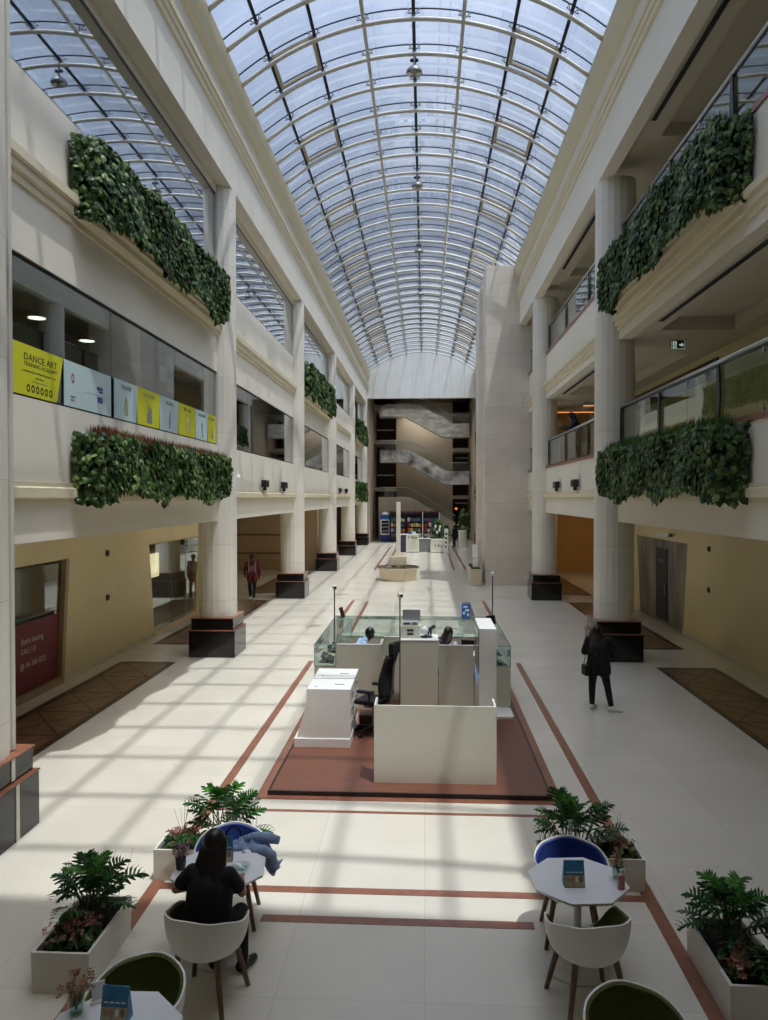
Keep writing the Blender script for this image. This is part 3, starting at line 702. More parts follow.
# ------------------------------------------------------------------ bell lamps along the crown of the vault
proto = None
for i, (y, w) in enumerate(((20.9, 'nearest and largest'), (28.5, 'second from the front'), (36.1, 'third from the front'), (43.7, 'fourth and smallest'))):
    z = ZS+RISE-.12
    lb = 'grey bell-shaped lamp hanging from the crown of the glass vault, %s' % w
    if proto is None:
        r = empty('pendant_lamp', (XC, y, z), 0, lb, 'lamp', 'pendant lamps along the vault')
        MB().cyl((0, 0, -.25), (0, 0, .15), .03, seg=8).build('stem', 'greymetal', r)
        MB().lathe([(.05, -.22), (.13, -.25), (.17, -.29), (.215, -.34), (.22, -.40), (.19, -.42)], seg=20).build('lamp_shade', 'greymetal', r, smooth=True, angle=50)
        MB().cyl((-.12, -.02, -.45), (-.12, -.02, -.415), .08, seg=14).cyl((.12, -.02, -.45), (.12, -.02, -.415), .08, seg=14).build('lens', 'whitemetal', r)
        MB().ball((-.07, 0, -.06), .05, 8).ball((.07, 0, -.06), .05, 8).build('clamp', 'blackmetal', r)
        proto = r
    else: dup(proto, (XC, y, z), 0, lb)

# ------------------------------------------------------------------ vinyl posters along the left first-floor window
def yz(y, z): return (U(-1, 4.92)+.022, y, z)
RX = (PI/2, 0, PI/2)
def poster(y0, y1, z0, z1, slant, m, label):
    r = empty('window_poster', yz((y0+y1)/2, z0), 0, label, 'poster', 'vinyl posters on the left window'); a = (y1-y0)/2; h = z1-z0
    MB().prism([(-a, 0), (a-slant, 0), (a, h), (-a, h)], 'x', 0, .005).build('sheet', m, r); return r
p = poster(9.3, 10.78, 5.33, 5.99, .2, 'yellow', 'lime yellow poster with black headline and row of round icons, nearest on left window')
for s, sz, y, z, mm in (('DANCE ART', .13, .10, .50, 'ink'), ('TRAINING ACADEMY', .075, .10, .41, 'ink'), ('a creative school offering Physical & music', .042, .06, .32, 'ink'), ('and dance', .046, .06, .255, 'ink'), ('for all ages and levels', .04, .06, .20, 'inkgrey')):
    text(s, sz, (.006, y, z), RX, mm, 'lettering', p, .001, sx=1.25)
ic = MB()
for i in range(6):
    ic = MB(); y = -.24+i*.12; n_ = 16
    for j in range(n_):
        a0, a1 = 2*PI*j/n_, 2*PI*(j+1)/n_; ic.face([(.007, y+.046*math.cos(a0), .10+.052*math.sin(a0)), (.007, y+.046*math.cos(a1), .10+.052*math.sin(a1)), (.007, y+.024*math.cos(a1), .10+.028*math.sin(a1)), (.007, y+.024*math.cos(a0), .10+.028*math.sin(a0))])
    ic.build('round_icon', 'ink', p)
p = poster(10.8, 12.45, 5.33, 5.99, 0, 'paleblue', 'pale blue poster with small logos beside the lime yellow poster')
lg = MB(); n_ = 14
for j in range(n_): 
    a0, a1 = 2*PI*j/n_, 2*PI*(j+1)/n_; lg.face([(.007, -.55+.05*math.cos(a0), .42+.075*math.sin(a0)), (.007, -.55+.05*math.cos(a1), .42+.075*math.sin(a1)), (.007, -.55+.025*math.cos(a1), .42+.045*math.sin(a1)), (.007, -.55+.025*math.cos(a0), .42+.045*math.sin(a0))])
lg.build('logo', 'inkred', p)
MB().box(.006, .008, .28, .50, .37, .42).box(.006, .008, .36, .50, .33, .36).build('blue_mark', 'inkblue', p)
MB().box(.006, .008, .3, .50, .17, .26).build('dark_blue_mark', 'inkblue', p)
MB().box(.006, .008, -.62, -.48, .13, .16).box(.006, .008, -.62, -.5, .09, .11).build('caption', 'inkgrey', p)
MB().box(.006, .007, -.1, .72, .28, .285).build('rule', 'inkgrey', p)
heads = [('THEATRE', 'paleblue', 12.58, 13.62), ('MUSIC & DANCE', 'yellow', 13.62, 14.80), ('THE ARTS', 'paleblue', 14.80, 15.93), ('TIME TO SING', 'yellow', 15.93, 17.15), ('STRING & BOW', 'paleblue', 17.15, 18.12), ('ART TRAINING', 'yellow', 18.12, 18.84)]
shp = [[(0, .42), (.05, .34), (.09, .2), (.06, .08), (-.06, .08), (-.09, .2), (-.05, .34)], [(-.1, .06), (-.12, .2), (-.04, .3), (0, .42), (.06, .3), (.14, .36), (.14, .06)], [(-.02, .06), (-.05, .2), (0, .36), (.06, .42), (.05, .2), (.03, .06)],
       [(0, .42), (.07, .36), (.04, .24), (.12, .16), (.06, .06), (.02, .16), (-.04, .26), (-.06, .38)], [(-.06, .38), (.03, .4), (.07, .26), (.04, .2), (.09, .06), (.03, .06), (-.03, .22)], [(0, .4), (.05, .24), (.09, .12), (.02, .06), (-.08, .14), (-.03, .22)]]
for i, (s, m_, a, c) in enumerate(heads):
    p = poster(a, c, 5.33, 6.0, .05, m_, '%s poster with small emblem, %s' % ('lime yellow' if m_ == 'yellow' else 'pale blue', ('first after the thin window joint on the left', 'second past the window joint', 'third past the window joint', 'fourth past the window joint', 'fifth past the window joint', 'last one against the column')[i]))
    text(s, .10, (.006, 0, .56), RX, 'ink' if i in (0, 2, 3, 4) else 'inkgrey', 'lettering', p, .001, sx=.8 if len(s) > 9 else 1.1)
    MB().prism(shp[i], 'x', .006, .008).build('emblem', ['menutan', 'inkgrey', 'inkgrey', 'paler', 'inkgrey', 'inkgrey'][i], p)
for i, (y, z) in enumerate(((15.6, 6.78), (15.2, 6.5), (15.65, 6.33))):
    r = tag(MB().box(U(-1, 5.02)-.01, U(-1, 5.02), y, y+.4, z-.14, z+.16).build('paper_sheet', 'papier'), 'white paper sheet stuck inside the left window above the posters, %s' % ('topmost', 'middle', 'lowest')[i], 'paper', 'white sheets inside the window')
# dark picture frame and stand behind the posters
r = empty('picture_frame', (U(-1, 5.9), 15.4, 5.9), 0, 'black empty frame on a stand behind the left window', 'frame')
MB().box(-.02, .02, -.5, -.46, 0, .6).box(-.02, .02, .46, .5, 0, .6).box(-.02, .02, -.46, .46, 0, .04).box(-.02, .02, -.46, .46, .56, .6).build('frame', 'black', r)
MB().cyl((0, -.4, -.74), (0, -.4, 0), .02, seg=6).cyl((0, .4, -.74), (0, .4, 0), .02, seg=6).build('stand', 'black', r)

# ------------------------------------------------------------------ shopfronts on the ground floor
r = empty('shop_window', (U(-1, 7.5), 14.1, 0), 0, 'dark shop window with red poster in tapered opening, near left', 'shop window')
MB().prism([(-2.2, 0), (1.95, 0), (2.25, 2.65), (2.1, 2.65), (1.83, .14), (-2.2, .14)], 'x', -.08, .04).build('window_frame', 'tanwall', r)
MB().prism([(-1.8, .15), (1.80, .15), (2.04, 2.6), (-2.15, 2.6)], 'x', -.06, -.045).build('glass_pane', 'winglass', r)
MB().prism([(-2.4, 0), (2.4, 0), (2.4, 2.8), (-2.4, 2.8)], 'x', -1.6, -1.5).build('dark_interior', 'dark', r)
ps = MB().prism([(-1.8, .16), (1.79, .16), (1.93, 1.52), (-2.0, 1.52)], 'x', -.044, -.04).build('red_poster', 'posterred', r)
for s, sz, y, z in (('Store leasing', .17, .78, 1.16), ('CALL US', .15, .62, .96), ('@ 04-380 0321', .165, .82, .68)): text(s, sz, (-.038, y, z), RX, 'inkwhite', 'lettering', ps, .001)
MB().box(-.05, -.03, -2.0, -1.2, 1.52, 2.5).build('dark_panel', 'black', r)
r = empty('shop_window', (U(-1, 7.5), 23.8, 0), 0, 'tapered glass shopfront with warm lit interior beside the first left column', 'shop window')
MB().prism([(-2.05, .1), (1.98, .1), (2.45, 2.62), (-2.48, 2.62)], 'x', -.06, -.045).build('glass_pane', 'winglass', r)
MB().box(-2.6, -2.5, -2.6, 3, 0, 2.8).build('back_wall', 'tanwall', r)
MB().box(-1.6, -1.0, -2.3, -1.2, 0, 1.1).build('counter', 'mold', r)
MB().box(-.06, -.04, -.5, -.47, .1, 2.62).box(-.06, -.04, .95, .98, .1, 2.62).build('glass_joint', 'greymetal', r)
fx = MB().box(-.85, -.80, -.25, .55, 1.45, 2.2).build('lit_display', 'shopglow', r)
r = empty('shopfront', (U(1, 7.85), 25.1, 0), 0, 'grey forest mural shopfront with narrow dark door, right side', 'shopfront')
MB().prism([(-2.25, .02), (2.18, .02), (2.62, 2.65), (-2.6, 2.65)], 'x', .02, .09).build('mural_panel', 'mural', r)
d = MB().box(-.01, .02, -.78, .36, .1, 2.36).build('door', 'roomdark', r)
MB().box(-.045, -.01, -.70, -.66, .95, 1.25).build('door_handle', 'steel', d)
text('SPORT', .2, (-.012, -.2, 1.95), (PI/2, 0, -PI/2), 'inkgrey', 'lettering', d, .002)
# ------------------------------------------------------------------ shell chairs
def sm(a, b, t): t = max(0, min(1, (t-a)/(b-a))); return t*t*(3-2*t)
def rimz(ph):
    d = abs(math.degrees(ph))
    return .79-.03*sm(0, 45, d)-.07*sm(40, 95, d)-.23*sm(112, 152, d)
def shell_pt(ph, v, off):
    r = .215+(.325-.215)*math.sin(v*PI/2)**.62-off
    z = .425+off*.8*(1-v)+(rimz(ph)-.425-off*.8*(1-v))*v**1.3
    return V((-math.sin(ph)*r*1.03, -math.cos(ph)*r, z))
NP, NV = 44, 9
def shell_mesh(o0, o1, v1, phm):
    b = MB(); g = []
    for off in (o0, o1):
        g.append([[b.b.verts.new(shell_pt(-phm+2*phm*i/NP, v1*j/NV, off)) for j in range(NV+1)] for i in range(NP+1)])
    for k in (0, 1):
        for i in range(NP):
            for j in range(NV): b.b.faces.new((g[k][i][j], g[k][i+1][j], g[k][i+1][j+1], g[k][i][j+1]))
    for i in range(NP):
        for j in (0, NV): b.b.faces.new((g[0][i][j], g[0][i+1][j], g[1][i+1][j], g[1][i][j]))
    for i in (0, NP):
        for j in range(NV): b.b.faces.new((g[0][i][j], g[0][i][j+1], g[1][i][j+1], g[1][i][j]))
    return b
chairs = {}
def chair(col, loc, rz, label):
    grp = 'shell chairs round the white tables'
    if col in chairs: return dup(chairs[col], loc, rz, label)
    r = empty('shell_chair', loc, rz, label, 'chair', grp)
    b = shell_mesh(0, .014, 1, math.radians(152)); b.cyl((0, 0, .418), (0, 0, .432), .222, seg=28)
    b.build('shell', 'shell', r, smooth=True, angle=50)
    shell_mesh(.0145, .034, .965, math.radians(146)).build('upholstery', col, r, smooth=True, angle=60)
    MB().lathe([(.0, .435), (.215, .435), (.225, .455), (.21, .478), (.12, .487), (.0, .488)], (0, .02, 0), 28, False).build('seat_cushion', col, r, smooth=True)
    for sx in (-1, 1):
        for sy in (-1, 1): MB().cyl((sx*.165, sy*.155, .42), (sx*.245, sy*.235, 0), .026, .019, 10).build('leg', 'wood', r, smooth=True, angle=50)
    MB().box(-.16, .16, -.02, .02, .395, .418).box(-.02, .02, -.15, .15, .395, .418).build('seat_frame', 'blackmetal', r)
    chairs[col] = r; return r
chair('blue', (-1.84, 7.12, 0), PI+.12, 'white shell chair with blue lining holding a denim jacket, behind the left table')
chair('blue', (1.33, 6.99, 0), PI-.06, 'white shell chair with bright blue lining behind the right table, empty')
chair('green', (-1.73, 5.96, 0), -.2, 'white shell chair the woman in black sits on')
chair('green', (1.28, 6.06, 0), .22, 'empty white shell chair seen from behind at the right table')
chair('green', (-1.93, 4.95, 0), PI-.25, 'olive lined shell chair facing the viewer at bottom left')
chair('green', (1.33, 4.80, 0), PI+.2, 'olive lined shell chair facing the viewer at bottom right')

# ------------------------------------------------------------------ octagonal pedestal tables
tproto = None
def table(loc, rz, label):
    global tproto
    if tproto is not None: return dup(tproto, loc, rz, label)
    r = empty('pedestal_table', loc, rz, label, 'table', 'octagonal cafe tables')
    b = MB(); pts = [(.425*math.cos(PI/4*k), .425*math.sin(PI/4*k)) for k in range(8)]
    b.prism(pts, 'z', .728, .75); b.build('table_top', 'tabletop', r, bevel=.004)
    MB().cyl((0, 0, .02), (0, 0, .728), .036, .03, 20).cyl((0, 0, .70), (0, 0, .728), .12, .12, 20).build('column', 'whitemetal', r, smooth=True, angle=40)
    MB().lathe([(.27, 0), (.275, .008), (.26, .016), (.06, .022), (.04, .04)], seg=40).build('base_plate', 'whitemetal', r, smooth=True, angle=40)
    tproto = r; return r
table((1.30, 6.54, 0), math.radians(28), 'white octagonal table with blue menu and pink bottle, right side')
table((-1.80, 6.58, 0), math.radians(30), 'white octagonal table where the woman in black sits')
table((-1.90, 4.50, 0), math.radians(24), 'white octagonal table cut off by the bottom edge, with menu and dried flowers')
table((1.62, 4.10, 0), math.radians(24), 'white octagonal table just below the bottom right edge with dried flowers')

# ------------------------------------------------------------------ things on the tables
def menu(loc, rz, label):
    r = empty('menu_stand', loc, rz, label, 'menu', 'tent menus on the tables'); w, h, d = .085, .21, .05
    MB().prism([(-d, 0), (d, 0), (.004, h), (-.004, h)], 'x', -w, w).build('card', 'menublue', r)
    # printed lower half on the two faces and small product pictures
    for sgn in (-1, 1):
        f = lambda z: sgn*(d+(.004-d)*z/h)+sgn*.0012
        q = MB().face([(-w+.004, f(.006), .006), (w-.004, f(.006), .006), (w-.004, f(.095), .095), (-w+.004, f(.095), .095)]); q.build('sandy_print', 'menutan', r)
        for i in range(4):
            x = -.055+i*.037; k = MB(); f2 = lambda z: f(z)+sgn*.0012
            k.face([(x-.012, f2(.045), .045), (x+.012, f2(.045), .045), (x+.012, f2(.085), .085), (x-.012, f2(.085), .085)]); k.build('picture', ['driedflower', 'pinktissue', 'paler', 'redstone'][i], r)
            k = MB().face([(x-.014, f2(.115), .115), (x+.014, f2(.115), .115), (x+.014, f2(.124), .124), (x-.014, f2(.124), .124)]); k.build('caption', 'paler', r)
    return r
menu((1.245, 6.44, .75), .04, 'blue and sandy tent menu standing on the right table')
menu((-1.80, 6.72, .75), .2, 'blue tent menu on the left table, half hidden by the woman')
menu((-1.915, 4.62, .75), -.04, 'blue tent menu on the table at the bottom left edge')
def blossoms(b, c, n, rad, size, rng, flat=.6):
    for i in range(n):
        gs = lambda: max(-1.5, min(1.5, rng.gauss(0, 1)))*rad
        p = V(c)+V((gs(), gs(), rng.uniform(-rad*flat, rad*1.2)))
        nr = V((rng.uniform(-1, 1), rng.uniform(-1, 1), rng.uniform(.2, 1))).normalized()
        t = nr.orthogonal().normalized(); s = nr.cross(t)
        for k in range(5):
            a = 2*PI*k/5; d = t*math.cos(a)+s*math.sin(a); e = t*math.cos(a+.9)+s*math.sin(a+.9)
            b.face([p, p+d*size+nr*size*.25, p+(d+e)*size*.6+nr*size*.45, p+e*size+nr*size*.25])
def vase(loc, label, body, flower, h=.11, r_=.05, n=26, spread=.05, seed=1, fh=.06):
    r = empty('flower_vase', loc, 0, label, 'vase', 'small vases on the tables'); rng = random.Random(seed)
    MB().lathe([(r_*.8, 0), (r_, h*.5), (r_*1.02, h), (r_*.9, h), (r_*.88, h*.5), (r_*.7, .012)], seg=18).build('vase_body', body, r, smooth=True, angle=50)
    st = MB()
    for i in range(9):
        a = rng.uniform(0, 6.28); st.cyl((0, 0, .02), (math.cos(a)*spread*.9, math.sin(a)*spread*.9, h+fh+rng.uniform(-.02, .05)), .0022, seg=5)
    st.build('stems', 'stem', r)
    b = MB(); blossoms(b, (0, 0, h+fh), n, spread, .02, rng); b.build('blossom', flower, r)
    return r
vase((1.645, 6.56, .75), 'clear square-ish vase of dried flowers at the edge of the right table', 'clear', 'driedflower', .13, .055, 26, .045, 3, .02)
vase((-2.13, 6.54, .75), 'small charcoal pot of mauve flowers on the left table beside the woman', 'pot', 'purpleflower', .10, .045, 40, .05, 4)
vase((-2.19, 4.66, .75), 'small vase of brown dried flowers on the bottom left table', 'clear', 'driedflower', .11, .05, 44, .055, 5)
vase((1.66, 4.36, .75), 'vase of pale dried flowers at the bottom right edge', 'clear', 'driedflower', .11, .05, 50, .05, 6, .05)
r = empty('bottle', (1.625, 6.39, .75), .2, 'small dusty pink bottle with white pump on the right table', 'bottle')
MB().box(-.026, .026, -.02, .02, 0, .125).build('bottle_body', 'pinktissue', r, bevel=.006)
MB().cyl((0, 0, .125), (0, 0, .155), .008, seg=10).box(-.01, .03, -.007, .007, .155, .167).build('pump', 'whitelam', r)
r = empty('card_holder', (-2.10, 4.78, .75), .5, 'white card holder beside dried flowers on the bottom left table', 'card holder')
MB().box(-.05, .05, -.03, .03, 0, .012).build('foot', 'whitelam', r); MB().box(-.04, .04, -.004, .004, .012, .13).build('card', 'papier', r)
r = empty('glass_dish', (-1.60, 6.56, .75), 0, 'small clear glass dish on the left table', 'dish')
MB().lathe([(.05, 0), (.075, .03), (.078, .035), (.07, .03), (.047, .006)], seg=24).build('bowl', 'clear', r, smooth=True)
MB().cyl((.03, 0, .004), (-.06, .03, .045), .004, seg=6).build('spoon', 'steel', r)
# denim jacket heaped in the blue chair and over its arm
r = empty('denim_jacket', (-1.70, 7.02, 0), 0, 'crumpled light blue denim jacket heaped over the arm of the blue chair', 'jacket')
b = MB(); g = []; nx, ny = 34, 18
for i in range(nx+1):
    u = i/nx; x = -.27+.60*u; row = []
    for j in range(ny+1):
        v = j/ny; y = -.15+.30*v+.03*math.sin(u*8)
        z = .70+.075*math.sin(PI*min(1, u*1.15))-.17*sm(.80, 1.0, u)-.09*(2*v-1)**2*(.6+.4*math.sin(u*5))
        z += .022*math.sin(u*26+v*6)+.016*math.sin(v*19-u*11)+.010*math.sin(u*47+v*23)
        row.append(b.b.verts.new((x+.012*math.sin(v*17+u*9), y, z)))
    g.append(row)
for i in range(nx):
    for j in range(ny): b.b.faces.new((g[i][j], g[i+1][j], g[i+1][j+1], g[i][j+1]))
o = b.build('body', 'denim', r, smooth=True); md = o.modifiers.new('thick', 'SOLIDIFY'); md.thickness = .014
MB().tube([(.12, -.10, .74), (.22, -.11, .76), (.29, -.09, .70), (.30, -.07, .62), (.27, -.06, .56)], [.045, .05, .052, .046, .038], 12).build('sleeve', 'denim', r, smooth=True)
MB().tube([(-.02, .06, .76), (.10, .09, .785), (.22, .10, .78), (.33, .09, .76)], [.04, .05, .05, .036], 12).build('sleeve', 'denim', r, smooth=True)
MB().tube([(-.16, -.08, .745), (-.08, -.11, .765), (.02, -.10, .76)], [.025, .035, .025], 10).build('collar', 'denim', r, smooth=True)
r = empty('tote_bag', (-1.80, 7.08, .478), .1, 'black bag with looped handle on the blue chair behind the jacket', 'bag')
MB().box(-.13, .13, -.05, .05, 0, .24).build('bag_body', 'blackcloth', r, bevel=.03, seg=3)
MB().tube([(-.075, .0, .22)]+[(-.075*math.cos(PI*i/10), 0, .30+.12*math.sin(PI*i/10)) for i in range(11)]+[(.075, 0, .22)], .009, 8).build('handle', 'blackcloth', r, smooth=True)

# ------------------------------------------------------------------ white box planters
def philo(b, base, tip, droop, L, rng, lobes=7):
    """one deeply cut leaf on its stalk; returns nothing, adds blade to b"""
    d = (tip-base); d.normalize(); up = V((0, 0, 1)); side = d.cross(up).normalized(); nr = side.cross(d).normalized()
    mid = []
    for i in range(9):
        t = i/8; mid.append(tip+d*L*t*(1-.1*t)+V((0, 0, -droop*L*t*t)))
    for i in range(8):
        w = L*.085*math.sin(PI*(.12+.8*i/8))+.004; w2 = L*.085*math.sin(PI*(.12+.8*(i+1)/8))+.004
        b.face([mid[i]-side*w-nr*w*.25, mid[i], mid[i+1], mid[i+1]-side*w2-nr*w2*.25]); b.face([mid[i], mid[i]+side*w-nr*w*.25, mid[i+1]+side*w2-nr*w2*.25, mid[i+1]])
    for sg in (-1, 1):
        for k in range(lobes):
            t = .04+.86*k/(lobes-1); i = t*8; p = mid[int(i)].lerp(mid[min(8, int(i)+1)], i-int(i))
            ll = L*(.52*math.sin(PI*(.26+.62*t)))*rng.uniform(.85, 1.12); fw = .05+.95*t
            dr = (side*sg+d*fw).normalized(); wv = d*L*.05
            e1 = p+dr*ll*.6+nr*ll*.06; e2 = p+dr*ll-nr*ll*.16
            b.face([p-wv*.8, p+wv*.8, e1+wv*1.25, e1-wv*1.1]); b.face([e1-wv*1.1, e1+wv*1.25, e2+wv*.55, e2-wv*.25])
    t = mid[-1]; b.face([t-side*.014, t+side*.014, t+d*L*.14])
def box_planter(loc, rz, L, label, fl_end=-1, seed=1, n=20, hmax=.52, lean=0., W=.48, h=.33):
    r = empty('planter_box', loc, rz, label, 'planter', 'white box planters on the floor'); rng = random.Random(seed)
    a, c = W/2, L/2; t = .025
    b = MB(); o_, i_ = .0, .0
    b.prism([(-a*.96, 0), (a*.96, 0), (a, h), (a-t, h), (a-t, .05), (-a+t, .05), (-a+t, h), (-a, h)], 'y', -c+t, c-t)
    for s in (-1, 1): b.prism([(-a*.96, 0), (a*.96, 0), (a, h), (-a, h)], 'y', s*c, s*(c-t))
    b.build('box', 'planter', r)
    MB().box(-a+t, a-t, -c+t, c-t, .05, h-.05).build('soil', 'soil', r)
    lo, li, sp = MB(), MB(), MB(); px = -fl_end*L*.14
    for i in range(n):
        an = i*2.399+rng.uniform(-.4, .4); q = i/(n-1); rad = rng.uniform(.10, .24)*(1.15-.75*q); hh = .04+hmax*(.18+.82*q)*rng.uniform(.85, 1.05)
        y0 = px+rng.uniform(-.10, .10)*L
        base = V((rng.uniform(-.05, .05), y0, h-.06)); tip = V((math.cos(an)*rad*min(1, W/.48)+lean*q, y0+math.sin(an)*rad*1.25, h+hh))
        sp.tube([base, base.lerp(tip, .5)+V((0, 0, .05)), tip], .005, 5)
        vx = tip-base; vx.z *= .55-.25*q
        philo(li if (q > .86) else lo, tip-vx*.4, tip, rng.uniform(.25, .7), rng.uniform(.20, .30)*(1.1-.25*q), rng)
    lo.build('split_leaves', 'philo', r); li.build('young_leaves', 'philolight', r); sp.build('stalks', 'stem', r)
    fb, gb, ub = MB(), MB(), MB()
    for i in range(5 if L > .8 else 3):
        y = fl_end*(c-.14-.055*i); blossoms(fb, (rng.uniform(-.12, .12), y, h+.06), 14, .05, .026, rng)
    for i in range(150):
        y = fl_end*(c-.08-.45*rng.random()*L*.8); p = V((rng.uniform(-a+.06, a-.06), y, h-.06+.10*rng.random()))
        leaf(ub.b, p+V((0, 0, .02)), V((rng.uniform(-1, 1), rng.uniform(-1, 1), rng.uniform(.2, 1))), .075, rng.uniform(0, 6))
    for (yy, cnt) in ((-fl_end*(c-.12), 14), (fl_end*(c-.25), 8)):
        for i in range(cnt):
            p = V((rng.uniform(-.12, .12), yy+rng.uniform(-.08, .08), h-.06)); q = p+V((rng.uniform(-.14, .14), rng.uniform(-.14, .14), rng.uniform(.3, .5)))
            gb.cyl(p, q, .0035, .0012, 5)
        gb.build('dry_stalks', 'drygrass', r); gb = MB()
    fb.build('blossoms', 'pinkflower', r); ub.build('low_foliage', 'ivy', r)
    return r
box_planter((-2.93, 6.40, 0), 0, .90, 'white box planter with split-leaf plant, left foreground beside the red line', -1, 11, 30, .38, -.02)
box_planter((2.53, 6.30, 0), 0, .96, 'white box planter with pink flowers cut by the right edge of view', -1, 12, 30, .37, .0)
box_planter((-2.29, 7.98, 0), PI/2, 1.06, 'white box planter behind the left table, bright split-leaf top', 1, 13, 28, .50, 0., .42)
box_planter((1.70, 8.02, 0), PI/2, 1.06, 'white box planter with pinkish flowers behind the right table', -1, 14, 28, .44, 0., .42)
# ------------------------------------------------------------------ kiosk island in the middle of the hall
PZ = .06
r = empty('kiosk_platform', (-.215, 14.1, 0), 0, 'low red wood platform with dark edging under the white kiosk', 'platform')
MB().box(-1.86, 1.86, -3.96, 3.9, 0, PZ).build('deck', 'deck', r)
e = MB(); e.box(-1.89, 1.89, -3.99, -3.96, 0, PZ+.004).box(-1.89, 1.89, 3.9, 3.93, 0, PZ+.004).box(-1.89, -1.86, -3.96, 3.9, 0, PZ+.004).box(1.86, 1.89, -3.96, 3.9, 0, PZ+.004)
e.build('edging', 'edging', r)
r = empty('counter_screen', (.14, 10.49, PZ), 0, 'tall white U-shaped counter panel at the front of the kiosk', 'panel')
MB().box(-.84, .84, 0, .03, 0, 1.07).build('front_panel', 'greypanel', r)
for s in (-1, 1): MB().box(s*.84, s*.812, .03, .43, 0, 1.07).build('side_return', 'greypanel', r)
MB().box(-.80, .80, .03, .40, .62, .65).build('inner_shelf', 'greypanel', r)
def part_panel(x0, x1, y, z1, label, depth=.04, ret=None):
    r = empty('partition_panel', ((x0+x1)/2, y, PZ), 0, label, 'panel', 'beige kiosk partitions'); a = (x1-x0)/2
    MB().box(-a, a, 0, depth, 0, z1-PZ).build('panel', 'greybeige', r)
    MB().box(-a, a, -.004, depth+.004, z1-PZ, z1-PZ+.012).build('top_edge', 'whitelam', r)
    if ret: MB().box(a-.04, a, depth, ret, 0, z1-PZ).build('side_return', 'greybeige', r)
    return r
part_panel(-1.64, -.80, 14.16, 1.25, 'beige partition in front of the man in light blue', .04, .64)
part_panel(-.795, -.47, 14.84, 1.27, 'narrow recessed beige partition behind the office chair')
part_panel(.26, .90, 14.16, 1.25, 'beige partition in front of the dark-haired kiosk worker')
r = empty('tall_cabinet', (-.105, 14.3, PZ), 0, 'taller beige cabinet carrying the microscope and laptop', 'cabinet')
MB().box(-.345, .345, -.28, .32, 0, 1.30).build('carcass', 'greybeige', r)
MB().box(-.35, .35, -.285, .325, 1.30, 1.32).build('cabinet_top', 'whitelam', r)
for s in (-1, 1):
    d = MB().box(s*.172-.165, s*.172+.165, .32, .34, .04, 1.27).build('door', 'greypanel', r); MB().box(s*.03-.006, s*.03+.006, .34, .36, .6, .75).build('handle', 'steel', d)
r = empty('screen_totem', (1.03, 13.15, PZ), 0, 'white upright totem with dark screen on its left face', 'totem')
MB().box(-.14, .14, -.57, .57, 0, 1.78).build('body', 'whitelam', r, bevel=.006)
MB().box(-.148, -.14, -.50, .50, 1.02, 1.70).build('dark_screen', 'screen', r); MB().box(-.147, -.14, -.50, .50, .82, 1.02).build('lit_strip', 'screenlight', r)
r = tag(MB().box(-.2, .2, -.3, .3, 0, .05).build('base_plinth', 'whitelam', bevel=.004), 'low white plinth on the deck behind the right side of the totem', 'plinth'); r.location = (1.38, 13.9, PZ)

# two white display counters with slanted showcase side
cproto = None
for y, lb in ((12.27, 'white display counter with slanted side, nearer of the pair at left'), (13.03, 'white display counter with slanted side, farther of the pair at left')):
    if cproto is None:
        r = empty('display_counter', (-1.5, y, PZ), 0, lb, 'counter', 'white display counters')
        MB().box(-.56, .33, -.36, .36, 0, .14).build('plinth', 'whitelam', r, bevel=.004)
        MB().prism([(-.52, .14), (.31, .14), (.31, .88), (-.30, .88)], 'y', -.33, .34).build('carcass', 'whitelam', r)
        MB().box(-.36, .325, -.345, -.33, .14, .90).build('front_panel', 'whitelam', r)
        MB().box(-.36, .335, -.345, .35, .895, .92).build('counter_top', 'whitelam', r, bevel=.004)
        MB().box(.05, .2, -.05, .0, .92, .9215).build('printed_mark', 'inkgrey', r)
        MB().box(-.25, -.2, -.2, -.17, .92, .9215).build('printed_mark', 'inkgrey', r)
        for k in range(3):
            d = MB().box(.31, .328, -.30, .31, .17+.235*k, .385+.235*k).build('drawer', 'whitelam', r, bevel=.003); MB().box(.328, .35, -.07, .07, .30+.235*k, .315+.235*k).build('handle', 'greymetal', d)
        cproto = r
    else: dup(cproto, (-1.5, y, PZ), 0, lb)

# black office chair
r = empty('office_chair', (-.85, 12.66, PZ), math.radians(68), 'black high-back office chair with headrest beside the white display counters', 'chair')   # local +y = where it faces
MB().cyl((0, 0, .10), (0, 0, .50), .028, seg=12).cyl((0, 0, .08), (0, 0, .16), .045, seg=12).build('gas_lift', 'greymetal', r)
for k in range(5):
    a = 2*PI*k/5+.3; p = V((math.cos(a)*.31, math.sin(a)*.31, .085))
    leg = MB().tube([(0, 0, .115), (p.x*.6, p.y*.6, .11), p], [.032, .026, .02], 8).build('base_arm', 'black', r, smooth=True)
    MB().cyl(p+V((0, 0, -.03)), p, .008, seg=6).cyl(p+V((-.028*math.sin(a), .028*math.cos(a), -.055)), p+V((.028*math.sin(a), -.028*math.cos(a), -.055)), .03, seg=12).build('caster', 'black', leg)
MB().box(-.24, .24, -.22, .26, .52, .60).build('seat', 'blackcloth', r, bevel=.035, seg=3)
MB().box(-.14, .14, -.12, .12, .46, .52).build('seat_mechanism', 'greymetal', r, bevel=.01)
b = MB(); g = []
for i in range(11):
    row = []
    for j in range(15):
        u, t = -1+2*i/10, j/14; wd = .235*(1-.22*t**2)*(.86+.14*math.sin(PI*min(1, t*1.4+.1)))
        row.append(b.b.verts.new((u*wd, -.25-.10*t+.05*math.sin(PI*t)+.05*u*u, .66+.70*t)))
    g.append(row)
for i in range(10):
    for j in range(14): b.b.faces.new((g[i][j], g[i+1][j], g[i+1][j+1], g[i][j+1]))
